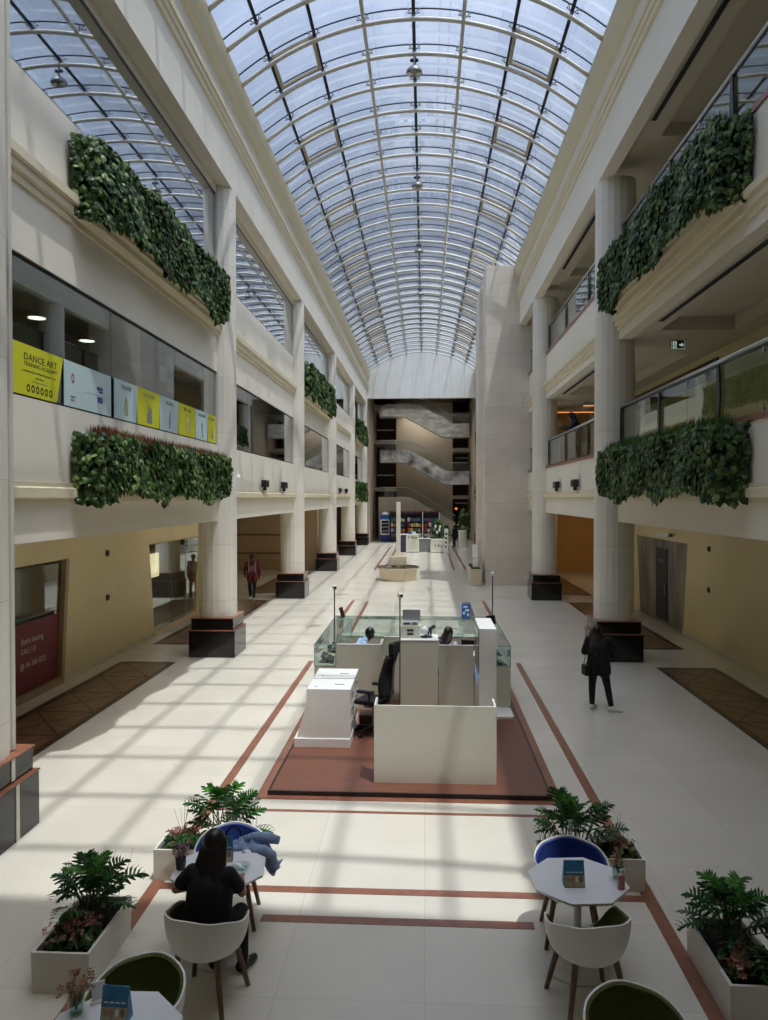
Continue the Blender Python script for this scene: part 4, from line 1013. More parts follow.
o = b.build('backrest', 'blackcloth', r, smooth=True); md = o.modifiers.new('thick', 'SOLIDIFY'); md.thickness = .07
MB().tube([(0, -.1, .50), (0, -.30, .54), (0, -.34, .8), (0, -.37, 1.2), (0, -.385, 1.45)], .022, 8).build('back_spine', 'greymetal', r, smooth=True)
hb = MB().box(-.15, .15, -.42, -.33, 1.36, 1.56); hb.build('headrest', 'blackcloth', r, bevel=.03, seg=3)
for s in (-1, 1):
    arm = MB().tube([(s*.22, -.05, .52), (s*.29, -.06, .56), (s*.29, -.06, .74)], .02, 8).build('armrest_post', 'black', r, smooth=True)
    MB().box(s*.29-.045, s*.29+.045, -.14, .16, .74, .785).build('armrest_pad', 'black', arm, bevel=.015)
r = tag(MB().box(-.12, .12, -.16, .16, 0, .26).build('storage_box', 'brownwall', bevel=.02), 'dark brown box on the deck under the office chair', 'box'); r.location = (-.99, 13.0, PZ)

# glass showcases round the back
def showcase(x0, x1, y0, y1, label, open_side):
    r = empty('glass_showcase', ((x0+x1)/2, (y0+y1)/2, PZ), 0, label, 'display case', 'glass showcases of the kiosk'); a, c = (x1-x0)/2, (y1-y0)/2; z0, z1 = .80, 1.19
    MB().box(-a, a, -c, c, .07, z0).build('base_cabinet', 'greybeige', r); MB().box(-a+.02, a-.02, -c+.02, c-.02, 0, .07).build('toe_kick', 'whitelam', r)
    t = .008
    MB().box(-a, a, -c, c, z1-t, z1).build('top_glass', 'greenglass', r)
    for (q0, q1, w0, w1) in ((-a, -a+t, -c, c), (a-t, a, -c, c), (-a+t, a-t, -c, -c+t), (-a+t, a-t, c-t, c)): MB().box(q0, q1, w0, w1, z0, z1-t).build('side_glass', 'greenglass', r)
    e = MB(); w = .006
    for (p, q) in (((-a, -c), (a, -c)), ((a, -c), (a, c)), ((a, c), (-a, c)), ((-a, c), (-a, -c))):
        e.cyl((p[0], p[1], z1), (q[0], q[1], z1), w, seg=5); e.cyl((p[0], p[1], z0), (q[0], q[1], z0), w, seg=5); e.cyl((p[0], p[1], z0), (p[0], p[1], z1), w, seg=5)
    e.build('edge_trim', 'edgeglass', r)
    return r
showcase(-2.06, -1.66, 14.15, 17.15, 'glass showcase along the left side of the kiosk', 'x')
showcase(-2.06, 1.58, 17.17, 17.62, 'long glass showcase across the back of the kiosk', 'y')
showcase(1.18, 1.58, 14.2, 17.15, 'glass showcase along the right side of the kiosk', 'x')
rng = random.Random(5)
for x, y, w, k in ((-1.86, 14.6, 'black, nearest in the left showcase', 'black'), (-1.86, 15.5, 'black, middle of the left showcase', 'black'), (-1.86, 16.4, 'grey, farthest in the left showcase', 'greymetal'), (1.38, 14.5, 'green tinted, front of the right showcase', 'edgeglass'), (1.38, 15.4, 'black, further back in the right showcase', 'black')):
    r = empty('jewellery_tray', (x, y, PZ+.80), rng.uniform(-.2, .2), 'slanted jewellery tray, %s' % w, 'tray', 'trays in the showcases')
    MB().box(-.13, .13, -.26, .26, .06, .075, rot=(0, .45, 0)).build('tray', k, r); MB().box(-.02, .02, -.2, .2, 0, .07).build('easel', 'black', r)
    for i in range(4): MB().ball((-.03+.02*i, -.18+.12*i, .11-.02*(i % 2)), .018, 8).build('trinket', 'steel', r)
# bench behind the partitions
r = empty('work_bench', (-.3, 15.35, PZ), 0, 'pale work bench between the two seated kiosk workers', 'desk')
MB().box(-.52, .38, -.28, .28, .74, .77).build('bench_top', 'whitelam', r)
for x in (-.48, .34): MB().box(x-.02, x+.02, -.25, .25, 0, .74).build('leg', 'whitelam', r)

r = empty('work_bench', (1.0, 15.62, PZ), 0, 'short pale bench carrying the black monitor and arched lamp', 'desk')
MB().box(-.22, .22, -.3, .3, .74, .77).build('bench_top', 'whitelam', r)
for x in (-.18, .18): MB().box(x-.02, x+.02, -.25, .25, 0, .74).build('leg', 'whitelam', r)
# machines on the taller cabinet
CT = PZ+1.32
r = empty('drawer_unit', (-.27, 14.34, CT), 0, 'grey two-slot drawer unit on the kiosk cabinet under the laptop', 'drawer unit')
MB().box(-.18, .18, -.15, .2, 0, .22).build('body', 'greypanel', r, bevel=.006)
for z in (.075, .145): MB().box(-.06, .06, -.158, -.15, z-.018, z+.018).build('drawer_slot', 'roomdark', r)
r = empty('printer', (-.27, 14.36, CT+.22), 0, 'small white printer with blue label between drawer unit and laptop', 'printer')
MB().box(-.155, .155, -.13, .15, 0, .09).build('body', 'whitelam', r, bevel=.012); MB().box(-.12, .0, -.138, -.13, .03, .06).build('blue_label', 'inkblue', r); MB().box(.03, .12, -.138, -.13, .02, .07).build('paper_slot', 'inkgrey', r)
r = empty('laptop', (-.25, 14.38, CT+.31), 0, 'open silver laptop seen from behind on top of the printer', 'laptop')
MB().box(-.16, .16, -.02, .2, 0, .016).build('keyboard_base', 'laptop', r, bevel=.004); MB().box(-.165, .165, -.10, -.088, .01, .235, rot=(.2, 0, 0), piv=(0, -.02, .01)).build('lid', 'laptop', r, bevel=.003)
r = empty('microscope', (.04, 14.28, CT), .4, 'white microscope with black eyepieces on the kiosk cabinet', 'microscope')
MB().box(-.09, .09, -.06, .12, 0, .025).build('base', 'black', r, bevel=.008); MB().ball((-.05, 0, .13), .075, 14).build('head', 'whitelam', r, smooth=True)
MB().tube([(.02, .1, .02), (.03, .11, .15), (-.02, .06, .19)], .022, 8).build('arm', 'whitelam', r, smooth=True)
for s in (-1, 1): MB().cyl((.03, s*.03, .13), (.15, s*.035, .21), .02, seg=10).build('eyepiece', 'black', r)
MB().cyl((.03, 0, .12), (.03, 0, .05), .03, .018, 10).build('objective', 'black', r); MB().cyl((.10, .05, .02), (.10, .05, .12), .015, seg=8).build('focus_knob', 'black', r)
r = empty('desk_lamp', (.55, 15.62, PZ+.77), 0, 'white arched desk lamp behind the dark-haired kiosk worker', 'lamp')
MB().cyl((0.22, 0, 0), (.22, 0, .02), .07, seg=16).build('base', 'whitelam', r)
MB().tube([(.22, 0, .02), (.24, 0, .3), (.20, 0, .47), (.05, 0, .50), (-.08, 0, .48)], .014, 8).build('arm', 'whitelam', r, smooth=True); MB().box(-.14, .0, -.025, .025, .455, .48).build('lamp_head', 'whitelam', r, bevel=.006)
r = empty('monitor', (.86, 15.4, PZ+.77), -.2, 'low black monitor behind the right beige partition', 'monitor')
MB().box(-.13, .13, -.015, .015, .08, .30).build('screen_case', 'black', r, bevel=.006); MB().cyl((0, 0, .01), (0, 0, .1), .02, seg=8).build('neck', 'black', r); MB().box(-.08, .08, -.06, .06, 0, .012).build('foot', 'black', r)
r = empty('poster_stand', (.93, 17.38, PZ+1.19), -.12, 'small blue poster in tilted stand on the back showcase', 'poster stand')
MB().box(-.10, .10, -.01, .006, 0.01, .33, rot=(-.15, 0, 0), piv=(0, 0, 0)).build('blue_poster', 'posterblue', r)
for x0, x1, z0, z1 in ((-.06, .03, .24, .28), (-.02, .07, .16, .21), (-.07, -.02, .09, .15), (.02, .07, .06, .11)): MB().box(x0, x1, -.0125, -.0105, z0, z1, rot=(-.15, 0, 0), piv=(0, 0, 0)).build('white_print', 'paler', r)
MB().box(-.10, .10, .0, .10, 0, .008).build('foot', 'clear', r)
r = empty('tablet_stand', (1.42, 16.3, PZ+1.19), .5, 'black tablet on a stand on the right showcase', 'tablet')
MB().box(-.11, .11, -.008, .008, .05, .24, rot=(-.25, 0, 0), piv=(0, 0, 0)).build('tablet', 'black', r, bevel=.006); MB().box(-.05, .05, -.02, .08, 0, .01).build('foot', 'black', r); MB().cyl((0, .03, .01), (0, .0, .12), .012, seg=8).build('stem', 'black', r)
r = empty('sign_holder', (-1.86, 17.38, PZ+1.19), 1.25, 'slim tilted black sign holder on the far left corner of the showcase', 'sign holder')
MB().box(-.09, .09, -.006, .006, .01, .24, rot=(-.3, 0, 0), piv=(0, 0, 0)).build('sign', 'black', r); MB().box(-.09, .09, 0, .09, 0, .008).build('foot', 'black', r)
# camera poles
pproto = None
for loc, ht, rz, lb in (((-1.70, 14.32, PZ+1.19), 1.02, .3, 'thin camera pole standing on the left showcase of the kiosk'), ((-.455, 13.93, PZ), 2.12, .5, 'thin camera pole in the middle of the kiosk behind the office chair'), ((1.53, 17.45, PZ+1.19), .98, 2.9, 'thin camera pole on the far right corner of the back showcase')):
    r = empty('camera_pole', loc, rz, lb, 'camera pole', 'security camera poles of the kiosk')
    MB().cyl((0, 0, 0), (0, 0, .012), .05, seg=14).build('foot', 'greymetal', r); MB().cyl((0, 0, .012), (0, 0, ht), .013, seg=8).build('pole', 'greymetal', r)
    cm = MB().box(-.04, .04, -.06, .04, ht-.01, ht+.07).build('camera_head', 'whitelam', r, bevel=.015); MB().cyl((0, -.06, ht+.03), (0, -.075, ht+.03), .026, seg=12).build('lens', 'black', cm)
# ------------------------------------------------------------------ people: one continuous remeshed body, clothing and hair as children
def rcone(b, p, q, r0, r1, seg=12):
    p, q = V(p), V(q); d = q-p; L = d.length
    if L < 1e-5: b.ball(p, r0, seg); return
    pr = []
    for i in range(5): a = PI/2*(1-i/4); pr.append((r0*math.cos(a), -r0*math.sin(a)))
    for i in range(5): a = PI/2*i/4; pr.append((r1*math.cos(a), L+r1*math.sin(a)))
    n0 = len(b.b.verts); b.b.verts.ensure_lookup_table()
    rings = []
    mt = Matrix.Translation(p) @ d.to_track_quat('Z', 'Y').to_matrix().to_4x4()
    for r, z in pr: rings.append([b.b.verts.new(mt @ V((max(r, 1e-4)*math.cos(2*PI*k/seg), max(r, 1e-4)*math.sin(2*PI*k/seg), z))) for k in range(seg)])
    for A, B in zip(rings, rings[1:]):
        for k in range(seg): b.b.faces.new((A[k], A[(k+1) % seg], B[(k+1) % seg], B[k]))
    b.b.faces.new(rings[0][::-1]); b.b.faces.new(rings[-1])
def fuse(b, name, m, parent, voxel=.012, smooth=4):
    o = b.build(name, None); 
    md = o.modifiers.new('r', 'REMESH'); md.mode = 'VOXEL'; md.voxel_size = voxel; md.use_smooth_shade = True
    if smooth: s = o.modifiers.new('s', 'SMOOTH'); s.factor = .5; s.iterations = smooth
    dg = bpy.context.evaluated_depsgraph_get(); me = bpy.data.meshes.new_from_object(o.evaluated_get(dg)); old = o.data; o.modifiers.clear(); o.data = me; bpy.data.meshes.remove(old)
    me.materials.clear(); me.materials.append(M[m])
    for p in me.polygons: p.use_smooth = True
    o.parent = parent; return o
def hand(b, w, d, pn, curl=.5, k=1., thumb=1):
    """palm, four unequal bent fingers and a thumb from the side of the palm"""
    w, d, pn = V(w), V(d).normalized(), V(pn); pn = (pn-d*pn.dot(d)).normalized(); lat = d.cross(pn)*thumb
    for i in range(4): rcone(b, w+d*.01*k, w+d*.085*k+lat*(i-1.5)*.019*k, .015*k, .011*k, 8)
    for i, L in enumerate((.062, .074, .070, .054)):
        s = w+d*.088*k+lat*(1.5-i)*.0205*k; a0 = curl*.6
        d1 = d*math.cos(a0)+pn*math.sin(a0); m1 = s+d1*L*.5*k; a1 = curl*1.5; d2 = d*math.cos(a1)+pn*math.sin(a1); e = m1+d2*L*.5*k
        rcone(b, s, m1, .0095*k, .0088*k, 8); rcone(b, m1, e, .0086*k, .0075*k, 8)
    t0 = w+d*.028*k+lat*.028*k; t1 = t0+(d*.6+lat*.8)*.036*k+pn*.01*k; t2 = t1+(d*.85+lat*.3)*.030*k+pn*.014*k
    rcone(b, t0, t1, .012*k, .0105*k, 8); rcone(b, t1, t2, .0102*k, .008*k, 8)
def person(name_label, loc, rz, J, mats, hair='short', voxel=.011, hands=(.6, .6), shoe=True, jacket=0., skirt=None, sleeves='short', extra=None, group=None):
    """J: joints in local metres (x right of the figure, y the way it faces, z up)"""
    r = empty('person', loc, rz, name_label, 'person', group)
    J = {k: V(v) for k, v in J.items()}
    skin, top, leg, hr, sho = mats
    P, C, Nk, Hd = J['pelvis'], J['chest'], J['neck'], J['head']
    sx = (J['shR']-J['shL']).normalized()
    b = MB()
    hx = (J['hipR']-J['hipL']).normalized()
    def torso(b, g=0.):
        for s in (-1, 1):
            rcone(b, P+hx*s*.075, C+sx*s*.07, .105+g, .105+g); rcone(b, C+sx*s*.07, (J['shR'] if s > 0 else J['shL'])*.8+C*.2+V((0, 0, .0)), .10+g, .062+g)
        rcone(b, P, C, .10+g, .115+g); rcone(b, C, Nk-V((0, 0, .03)), .11+g, .06+g)
    torso(b)
    rcone(b, Nk-V((0, 0, .05)), Hd-V((0, 0, .07)), .054, .05)
    f = J.get('face', V((0, 1, -.1))).normalized()
    up = V((0, 0, 1)); up = (up-f*up.dot(f)).normalized(); lt = f.cross(up)
    b.ball(Hd+up*.02, .092, 16, (.86, 1.02, 1.10)); rcone(b, Hd-up*.01+f*.03, Hd-up*.085+f*.052, .070, .036)
    rcone(b, Hd+f*.085+up*.012, Hd+f*.108-up*.018, .011, .016, 8)
    for s in (-1, 1):
        b.ball(Hd+lt*s*.083+up*.0, .024, 8, (.5, 1, 1.2)); rcone(b, Hd+f*.078+up*.04+lt*s*.02, Hd+f*.070+up*.036+lt*s*.045, .012, .010, 6)
    rcone(b, Hd+f*.088-up*.045-lt*.018, Hd+f*.088-up*.045+lt*.018, .010, .010, 6)
    for s, q in (('L', -1), ('R', 1)):
        sh, el, wr = J['sh'+s], J['el'+s], J['wr'+s]
        rcone(b, sh, el, .050, .038); rcone(b, el, wr, .038, .026)
        hand(b, wr, J.get('hd'+s, wr-el), J.get('pn'+s, V((0, .3, -1))), hands[0 if s == 'L' else 1], .95, q)
        hp, kn, an = J['hip'+s], J['kn'+s], J['an'+s]
        rcone(b, hp, kn, .083, .055); rcone(b, kn, kn.lerp(an, .35), .053, .054); rcone(b, kn.lerp(an, .35), an, .054, .036)
        to = J.get('to'+s, an+V((0, .15, -.05))); rcone(b, an-V((0, 0, .02)), to, .036, .026)
    body = fuse(b, 'body', skin, r, voxel)
    t = MB(); torso(t, .016+jacket*.5)
    for s in 'LR':
        sh, el, wr = J['sh'+s], J['el'+s], J['wr'+s]
        if sleeves == 'long': rcone(t, sh, el, .066+jacket, .054+jacket); rcone(t, el, el.lerp(wr, .93), .054+jacket, .042+jacket)
        else: rcone(t, sh, sh.lerp(el, .62), .068, .062)
        if jacket: rcone(t, P+hx*(.09 if s == 'R' else -.09), J['hip'+s].lerp(J['kn'+s], .28), .115+jacket, .115+jacket)
        else: rcone(t, P, J['hip'+s], .11, .105)
    fuse(t, 'jacket' if jacket else 'shirt', top, r, voxel, 5)
    l = MB()
    for s in 'LR':
        hp, kn, an = J['hip'+s], J['kn'+s], J['an'+s]
        rcone(l, P, hp, .112, .10); rcone(l, hp, kn, .098, .068); rcone(l, kn, kn.lerp(an, .4), .067, .062); rcone(l, kn.lerp(an, .4), an.lerp(kn, .08), .062, .05)
    fuse(l, 'trousers', leg, r, voxel, 5)
    if shoe:
        for s in 'LR':
            an = J['an'+s]; to = J.get('to'+s, an+V((0, .15, -.05))); h = MB(); d = (to-an); d.z = 0; d.normalize()
            rcone(h, an-V((0, 0, .035))-d*.03, to+d*.01, .046, .034); rcone(h, an-V((0, 0, .0)), an-V((0, 0, .04)), .045, .048)
            o = fuse(h, 'shoe', sho, r, .009, 3)
            zmin = an.z-.085
            for v in o.data.vertices: v.co.z = max(v.co.z, zmin)
    if hair:
        h = MB(); h.ball(Hd+up*.03-f*.014, .103, 16, (.9, 1.0, 1.06))
        if hair == 'long':
            back = J.get('hairtip', Hd-f*.14-V((0, 0, .34)))
            rg = random.Random(int(loc[1]*100))
            for i in range(9):
                s = (i-4)/4; m1 = Hd.lerp(back, .5)+lt*s*.105-f*.015*(1-s*s); e1 = back+lt*(s*.10+rg.uniform(-.015, .015))+V((0, 0, .07*s*s+rg.uniform(-.035, .035)))
                rcone(h, Hd-f*.035*(1-s*s)+up*.035+lt*s*.062, m1, .045, .036, 10); rcone(h, m1, e1, .036, .014, 10)
        if hair == 'hood':
            h.ball(Hd+up*.02-f*.02, .122, 16, (.92, 1.0, 1.1)); rcone(h, Hd-f*.05, Nk-f*.03, .10, .12)
        o = fuse(h, 'hood' if hair == 'hood' else 'hair', hr, r, .008 if hair == 'long' else .011, 2)
        # leave the face free
        bm = bmesh.new(); bm.from_mesh(o.data)
        dead = [v for v in bm.verts if (v.co-Hd).dot(f) > .05 and -.20 < (v.co-Hd).dot(up) < .062 and abs((v.co-Hd).dot(lt)) < .078]
        bmesh.ops.delete(bm, geom=dead, context='VERTS'); bm.to_mesh(o.data); bm.free()
    e = MB()
    for s in (-1, 1): e.ball(Hd+f*.083+up*.022+lt*s*.033, .0125, 8)
    e.build('eyes', 'hair', r)
    return r
def seat_j(**k):
    J = dict(pelvis=(0, -.02, .54), chest=(0, .03, .88), neck=(0, .06, 1.07), head=(0, .09, 1.20), shL=(-.18, .05, 1.0), shR=(.18, .05, 1.0), hipL=(-.09, .02, .54), hipR=(.09, .02, .54),
             knL=(-.13, .43, .52), knR=(.13, .43, .52), anL=(-.12, .42, .09), anR=(.12, .42, .09), toL=(-.13, .57, .035), toR=(.13, .57, .035), elL=(-.25, .12, .74), elR=(.25, .12, .74), wrL=(-.12, .34, .78), wrR=(.12, .34, .78))
    J.update(k); return J
def stand_j(**k):
    J = dict(pelvis=(0, 0, .93), chest=(0, .0, 1.27), neck=(0, .01, 1.47), head=(0, .04, 1.60), shL=(-.18, 0, 1.41), shR=(.18, 0, 1.41), hipL=(-.085, 0, .90), hipR=(.085, 0, .90),
             knL=(-.09, .03, .50), knR=(.09, .03, .50), anL=(-.09, 0, .09), anR=(.09, 0, .09), toL=(-.10, .16, .035), toR=(.10, .16, .035), elL=(-.24, -.03, 1.12), elR=(.24, -.03, 1.12), wrL=(-.24, .08, .88), wrR=(.24, .08, .88))
    J.update(k); return J
# woman at the left table, seen from behind
person('person with long black hair and black T-shirt seated at the left table, seen from behind', (-1.72, 5.93, 0), -.14,
       seat_j(chest=(-.0, .06, .87), neck=(-.01, .11, 1.05), head=(-.01, .17, 1.165), face=(.05, 1, -.5), shL=(-.155, .07, .985), shR=(.15, .08, .985), elL=(-.33, .13, .80), wrL=(-.10, .30, .785), hdL=(1, .35, 0), elR=(.215, .20, .79), wrR=(.13, .40, .785), hdR=(-.5, 1, 0),
              hairtip=(-.01, -.03, .86), knL=(-.14, .44, .50), knR=(.12, .40, .52), anR=(.13, .42, .09), toR=(.17, .56, .035)),
       ('skin', 'blackcloth', 'blackcloth', 'hair', 'black'), 'long', .008, (.5, .4))
# standing woman on the right
person('person with long brown hair, black jacket and white shoes standing by the nearest right column', (3.25, 14.52, 0), -.25,
       stand_j(head=(-.03, .06, 1.46), neck=(0, .02, 1.36), chest=(0, 0, 1.18), shL=(-.17, .02, 1.31), shR=(.17, .0, 1.31), pelvis=(0, 0, .86), hipL=(-.085, 0, .84), hipR=(.085, 0, .84), knL=(-.11, .02, .47), knR=(.16, .05, .47), anL=(-.11, .02, .09), anR=(.24, -.06, .09), toL=(-.06, .17, .035), toR=(.41, -.06, .035),
               elL=(-.25, .10, 1.07), wrL=(-.12, .30, 1.24), hdL=(.1, .5, .8), elR=(.25, .10, 1.05), wrR=(.16, .30, 1.18), hdR=(-.6, .4, .7), pnL=(1, 0, 0), pnR=(-1, .3, 0), face=(-.25, 1, -.45), hairtip=(-.03, -.13, 1.06)),
       ('skin', 'blackcloth', 'blackcloth', 'brownhair', 'shoewhite'), 'long', .009, (.8, .8), jacket=.018, sleeves='long')
r = empty('handbag', (3.01, 14.50, .66), .2, 'small black handbag at the hip of the standing person in black', 'bag')
MB().box(-.045, .045, -.10, .10, 0, .20).build('bag_body', 'black', r, bevel=.015); MB().tube([(0, -.08, .2), (.04, -.06, .45), (.08, 0, .60), (.04, .06, .45), (0, .08, .2)], .007, 6).build('strap', 'black', r)
r = tag(MB().box(-.036, .036, -.005, .005, -.075, .075, rot=(-.5, 0, 0)).build('phone', 'black', bevel=.003), 'dark phone held up by the standing person in black', 'phone'); r.location = (3.20, 14.90, 1.31)
# man walking on the left
person('person in maroon top with backpack and dark trousers walking by second left column', (-6.70, 29.4, 0), PI+.12,
       stand_j(head=(0, .06, 1.65), neck=(0, .02, 1.50), shL=(-.2, 0, 1.44), shR=(.2, 0, 1.44), chest=(0, 0, 1.28), knL=(-.09, .12, .50), anL=(-.07, .16, .09), toL=(-.08, .32, .035), anR=(.08, -.16, .12), knR=(.09, .02, .50), toR=(.09, -.02, .035), elL=(-.28, -.08, 1.16), wrL=(-.26, -.04, .90), elR=(.28, .05, 1.17), wrR=(.25, .24, 1.02), face=(0, 1, -.15)),
       ('skind', 'redcloth', 'darkcloth', 'hair', 'shoewhite'), 'short', .012, (.5, .5), jacket=.012, sleeves='long')
r = empty('backpack', (-6.70, 29.4, 0), PI+.12, 'dusty red backpack with grey straps worn by the walking person', 'bag')
MB().box(-.15, .15, -.30, -.15, 1.02, 1.45).build('pack', 'redcloth', r, bevel=.05, seg=3)
for s in (-1, 1): MB().tube([(s*.12, -.15, 1.44), (s*.13, .0, 1.50), (s*.125, .145, 1.40), (s*.12, .155, 1.22), (s*.14, .10, 1.06), (s*.15, -.14, 1.05)], .024, 8).build('strap', 'greycloth', r, smooth=True)
MB().box(-.09, .09, .148, .168, 1.14, 1.36).build('chest_patch', 'pinkgrey', r, bevel=.008)
# person leaning on the first gallery rail
person('person in dark hooded top and pale trousers leaning on the first gallery rail', (5.12, 26.2, 5.13), PI/2-.15,
       stand_j(pelvis=(0, -.20, .93), chest=(0, .0, 1.27), neck=(0, .12, 1.46), head=(0, .20, 1.58), shL=(-.18, .06, 1.40), shR=(.18, .06, 1.40), hipL=(-.09, -.20, .9), hipR=(.09, -.2, .9), knL=(-.10, -.15, .5), knR=(.10, -.12, .5), anL=(-.1, -.22, .09), anR=(.1, -.20, .09), toL=(-.11, -.06, .035), toR=(.11, -.04, .035),
               elL=(-.22, .24, 1.15), elR=(.22, .24, 1.15), wrL=(-.06, .46, 1.24), wrR=(.08, .45, 1.24), hdL=(.1, .6, .6), hdR=(-.2, .6, .6), face=(0, 1, -.6)),
       ('skin', 'darkcloth', 'greycloth', 'darkcloth', 'black'), 'hood', .012, (.9, .9), jacket=.015, sleeves='long')
r = tag(MB().box(-.036, .036, -.005, .005, -.07, .07, rot=(-.5, 0, PI/2)).build('phone', 'menutan', bevel=.003), 'pale phone held over the gallery rail by the hooded person', 'phone'); r.location = (4.53, 26.18, 6.46)
# kiosk workers
person('person in light blue shirt seated behind the left beige partition of the kiosk, head bowed', (-1.40, 15.35, PZ), -PI/2+.25,
       seat_j(chest=(0, .10, .89), neck=(0, .20, 1.08), head=(0, .29, 1.17), shL=(-.19, .14, 1.0), shR=(.19, .14, 1.0), face=(0, 1, -.8), elL=(-.24, .30, .80), elR=(.24, .30, .80), wrL=(-.08, .48, .86), wrR=(.1, .48, .86), knL=(-.13, .40, .50), knR=(.13, .4, .5)),
       ('skind', 'bluecloth', 'darkcloth', 'hair', 'black'), 'short', .011)
person('dark-haired person in black and white printed top seated behind the right kiosk partition', (.40, 15.42, PZ), -.65,
       seat_j(chest=(0, .05, .86), neck=(0, .10, 1.05), head=(0, .12, 1.18), face=(0, 1, -.5), shL=(-.18, .08, .98), shR=(.18, .08, .98), hairtip=(0, -.06, .95)),
       ('skin', 'pattern', 'blackcloth', 'brownhair', 'black'), 'long', .011)
for x, y, m_, lb in ((-1.42, 15.35, 'blue', 'blue stool under the person in light blue'), (.40, 15.42, 'blackcloth', 'black stool under the kiosk worker in printed top')):
    r = empty('stool', (x, y, PZ), 0, lb, 'stool', 'kiosk stools')
    MB().cyl((0, 0, .36), (0, 0, .43), .18, seg=20).build('seat', m_, r, bevel=.02); MB().cyl((0, 0, .02), (0, 0, .36), .025, seg=10).build('post', 'greymetal', r); MB().cyl((0, 0, 0), (0, 0, .02), .2, seg=20).build('foot', 'greymetal', r)
    if m_ == 'blue': MB().box(-.24, -.20, -.16, .16, .62, .95).box(-.23, -.21, -.02, .02, .38, .7).build('backrest', m_, r, bevel=.01)
# distant person by the reception desk
person('distant person in dark clothes standing at the pale desk beside the far stall', (2.35, 61.5, 0), .9, stand_j(), ('skind', 'darkcloth', 'darkcloth', 'hair', 'black'), 'short', .016, jacket=.01, sleeves='long')
# ------------------------------------------------------------------ fountain with monolith
r = empty('fountain', (-1.28, 36.95, 0), 0, 'octagonal pale stone fountain with tall slim monolith in the centre', 'fountain')
def octo(rad, rot=PI/8): return [(rad*math.cos(PI/4*k+rot), rad*math.sin(PI/4*k+rot)) for k in range(8)]
b = MB(); prof = [(.90, 0), (.92, .06), (.98, .55), (1.06, .56), (1.06, .63), (.94, .63), (.92, .45)]
rings = [[b.b.verts.new((x, y, z)) for x, y in octo(rr)] for rr, z in prof]
for A, B in zip(rings, rings[1:]):
    for k in range(8): b.b.faces.new((A[k], A[(k+1) % 8], B[(k+1) % 8], B[k]))
b.b.faces.new(rings[0][::-1]); b.b.faces.new(rings[-1]); b.build('basin', 'basin', r)
b = MB(); R1, R2 = octo(1.065), octo(.93)
for k in range(8):
    p, q, s_, t_ = R1[k], R1[(k+1) % 8], R2[(k+1) % 8], R2[k]; b.prism([p, q, s_, t_], 'z', .63, .655)
b.build('rim', 'darkrim', r)
b = MB(); b.prism(octo(.935), 'z', .50, .56); b.build('water', 'water', r)
MB().box(-.32, -.1, -.15, .15, .45, .72).box(.1, .32, -.15, .15, .45, .72).build('block_feet', 'basin', r)
MB().box(-.39, .39, -.30, .30, .72, 1.15).build('block', 'basin', r, bevel=.01)
MB().box(-.10, .10, -.10, .10, 1.15, 3.76).build('monolith', 'wall', r, bevel=.008)
# planter with sign against the pier
r = empty('stone_planter', (2.30, 35.6, 0), 0, 'low pale stone planter with dark soil against the left side of the pier', 'planter')
MB().prism([(-.24, 0), (.24, 0), (.28, .78), (.22, .78), (.22, .68), (-.22, .68), (-.22, .78), (-.28, .78)], 'y', -1.0, 1.2).build('trough', 'basin', r)
for ya in (-1.02, 1.2): MB().box(-.24, .24, ya, ya+.02, 0.02, .76).build('trough_end', 'basin', r)
MB().box(-.21, .21, -.98, 1.18, .6, .70).build('soil', 'soil', r); g = MB(); rg = random.Random(9)
for i in range(160): leaf(g.b, V((rg.uniform(-.22, .22), rg.uniform(-1, 1.2), .72+.08*rg.random())), V((rg.uniform(-1, 1), rg.uniform(-1, 1), 1)), .1, rg.uniform(0, 6))
g.build('low_foliage', 'ivy', r)
r = empty('sign_post', (2.31, 34.9, .70), 0, 'white upright sign on steel post in the stone planter by the pier', 'sign')
MB().cyl((.10, 0, -.08), (.10, 0, 1.25), .02, seg=8).build('post', 'steel', r); MB().box(-.16, .10, -.012, .012, .55, 1.15).box(-.14, .10, -.012, .012, .12, .5).build('sign_plate', 'whitelam', r)

# ------------------------------------------------------------------ far stall
r = empty('display_shelving', (-1.0, 67.9, 0), 0, 'dark shelving wall of the far stall packed with goods', 'shelving')
MB().box(-2.1, 2.25, .35, .42, 0, 2.7).build('back_panel', 'purple', r)
for x in (-2.1, -.65, .8, 2.25): MB().box(x-.03, x+.03, -.1, .35, 0, 2.7).build('upright', 'whitelam' if x > 0 else 'black', r)
for z in (.45, .9, 1.35, 1.8, 2.25): MB().box(-2.1, 2.25, -.05, .35, z-.015, z+.015).build('shelf', 'black', r)
MB().box(-2.15, 2.3, -.2, .42, 2.66, 2.78).build('header', 'pinkgrey', r)
for k in range(9): MB().cyl((-1.95+.5*k, -.18, 2.60), (-1.95+.5*k, -.26, 2.78), .05, seg=8).build('spotlight', 'black', r)
goods = {'yellow': ('lemon yellow', (214, 178, 46)), 'orange': ('orange', (206, 104, 44)), 'violet': ('violet', (104, 84, 150)), 'teal': ('teal', (60, 120, 130)), 'pale': ('pale', (206, 200, 196)), 'red': ('red', (160, 52, 52))}
for k, (nm, c) in goods.items(): M['goods_'+k] = mat('package_'+k, c, .5, noise=.1, nscale=9)
rg = random.Random(21); protos = {}
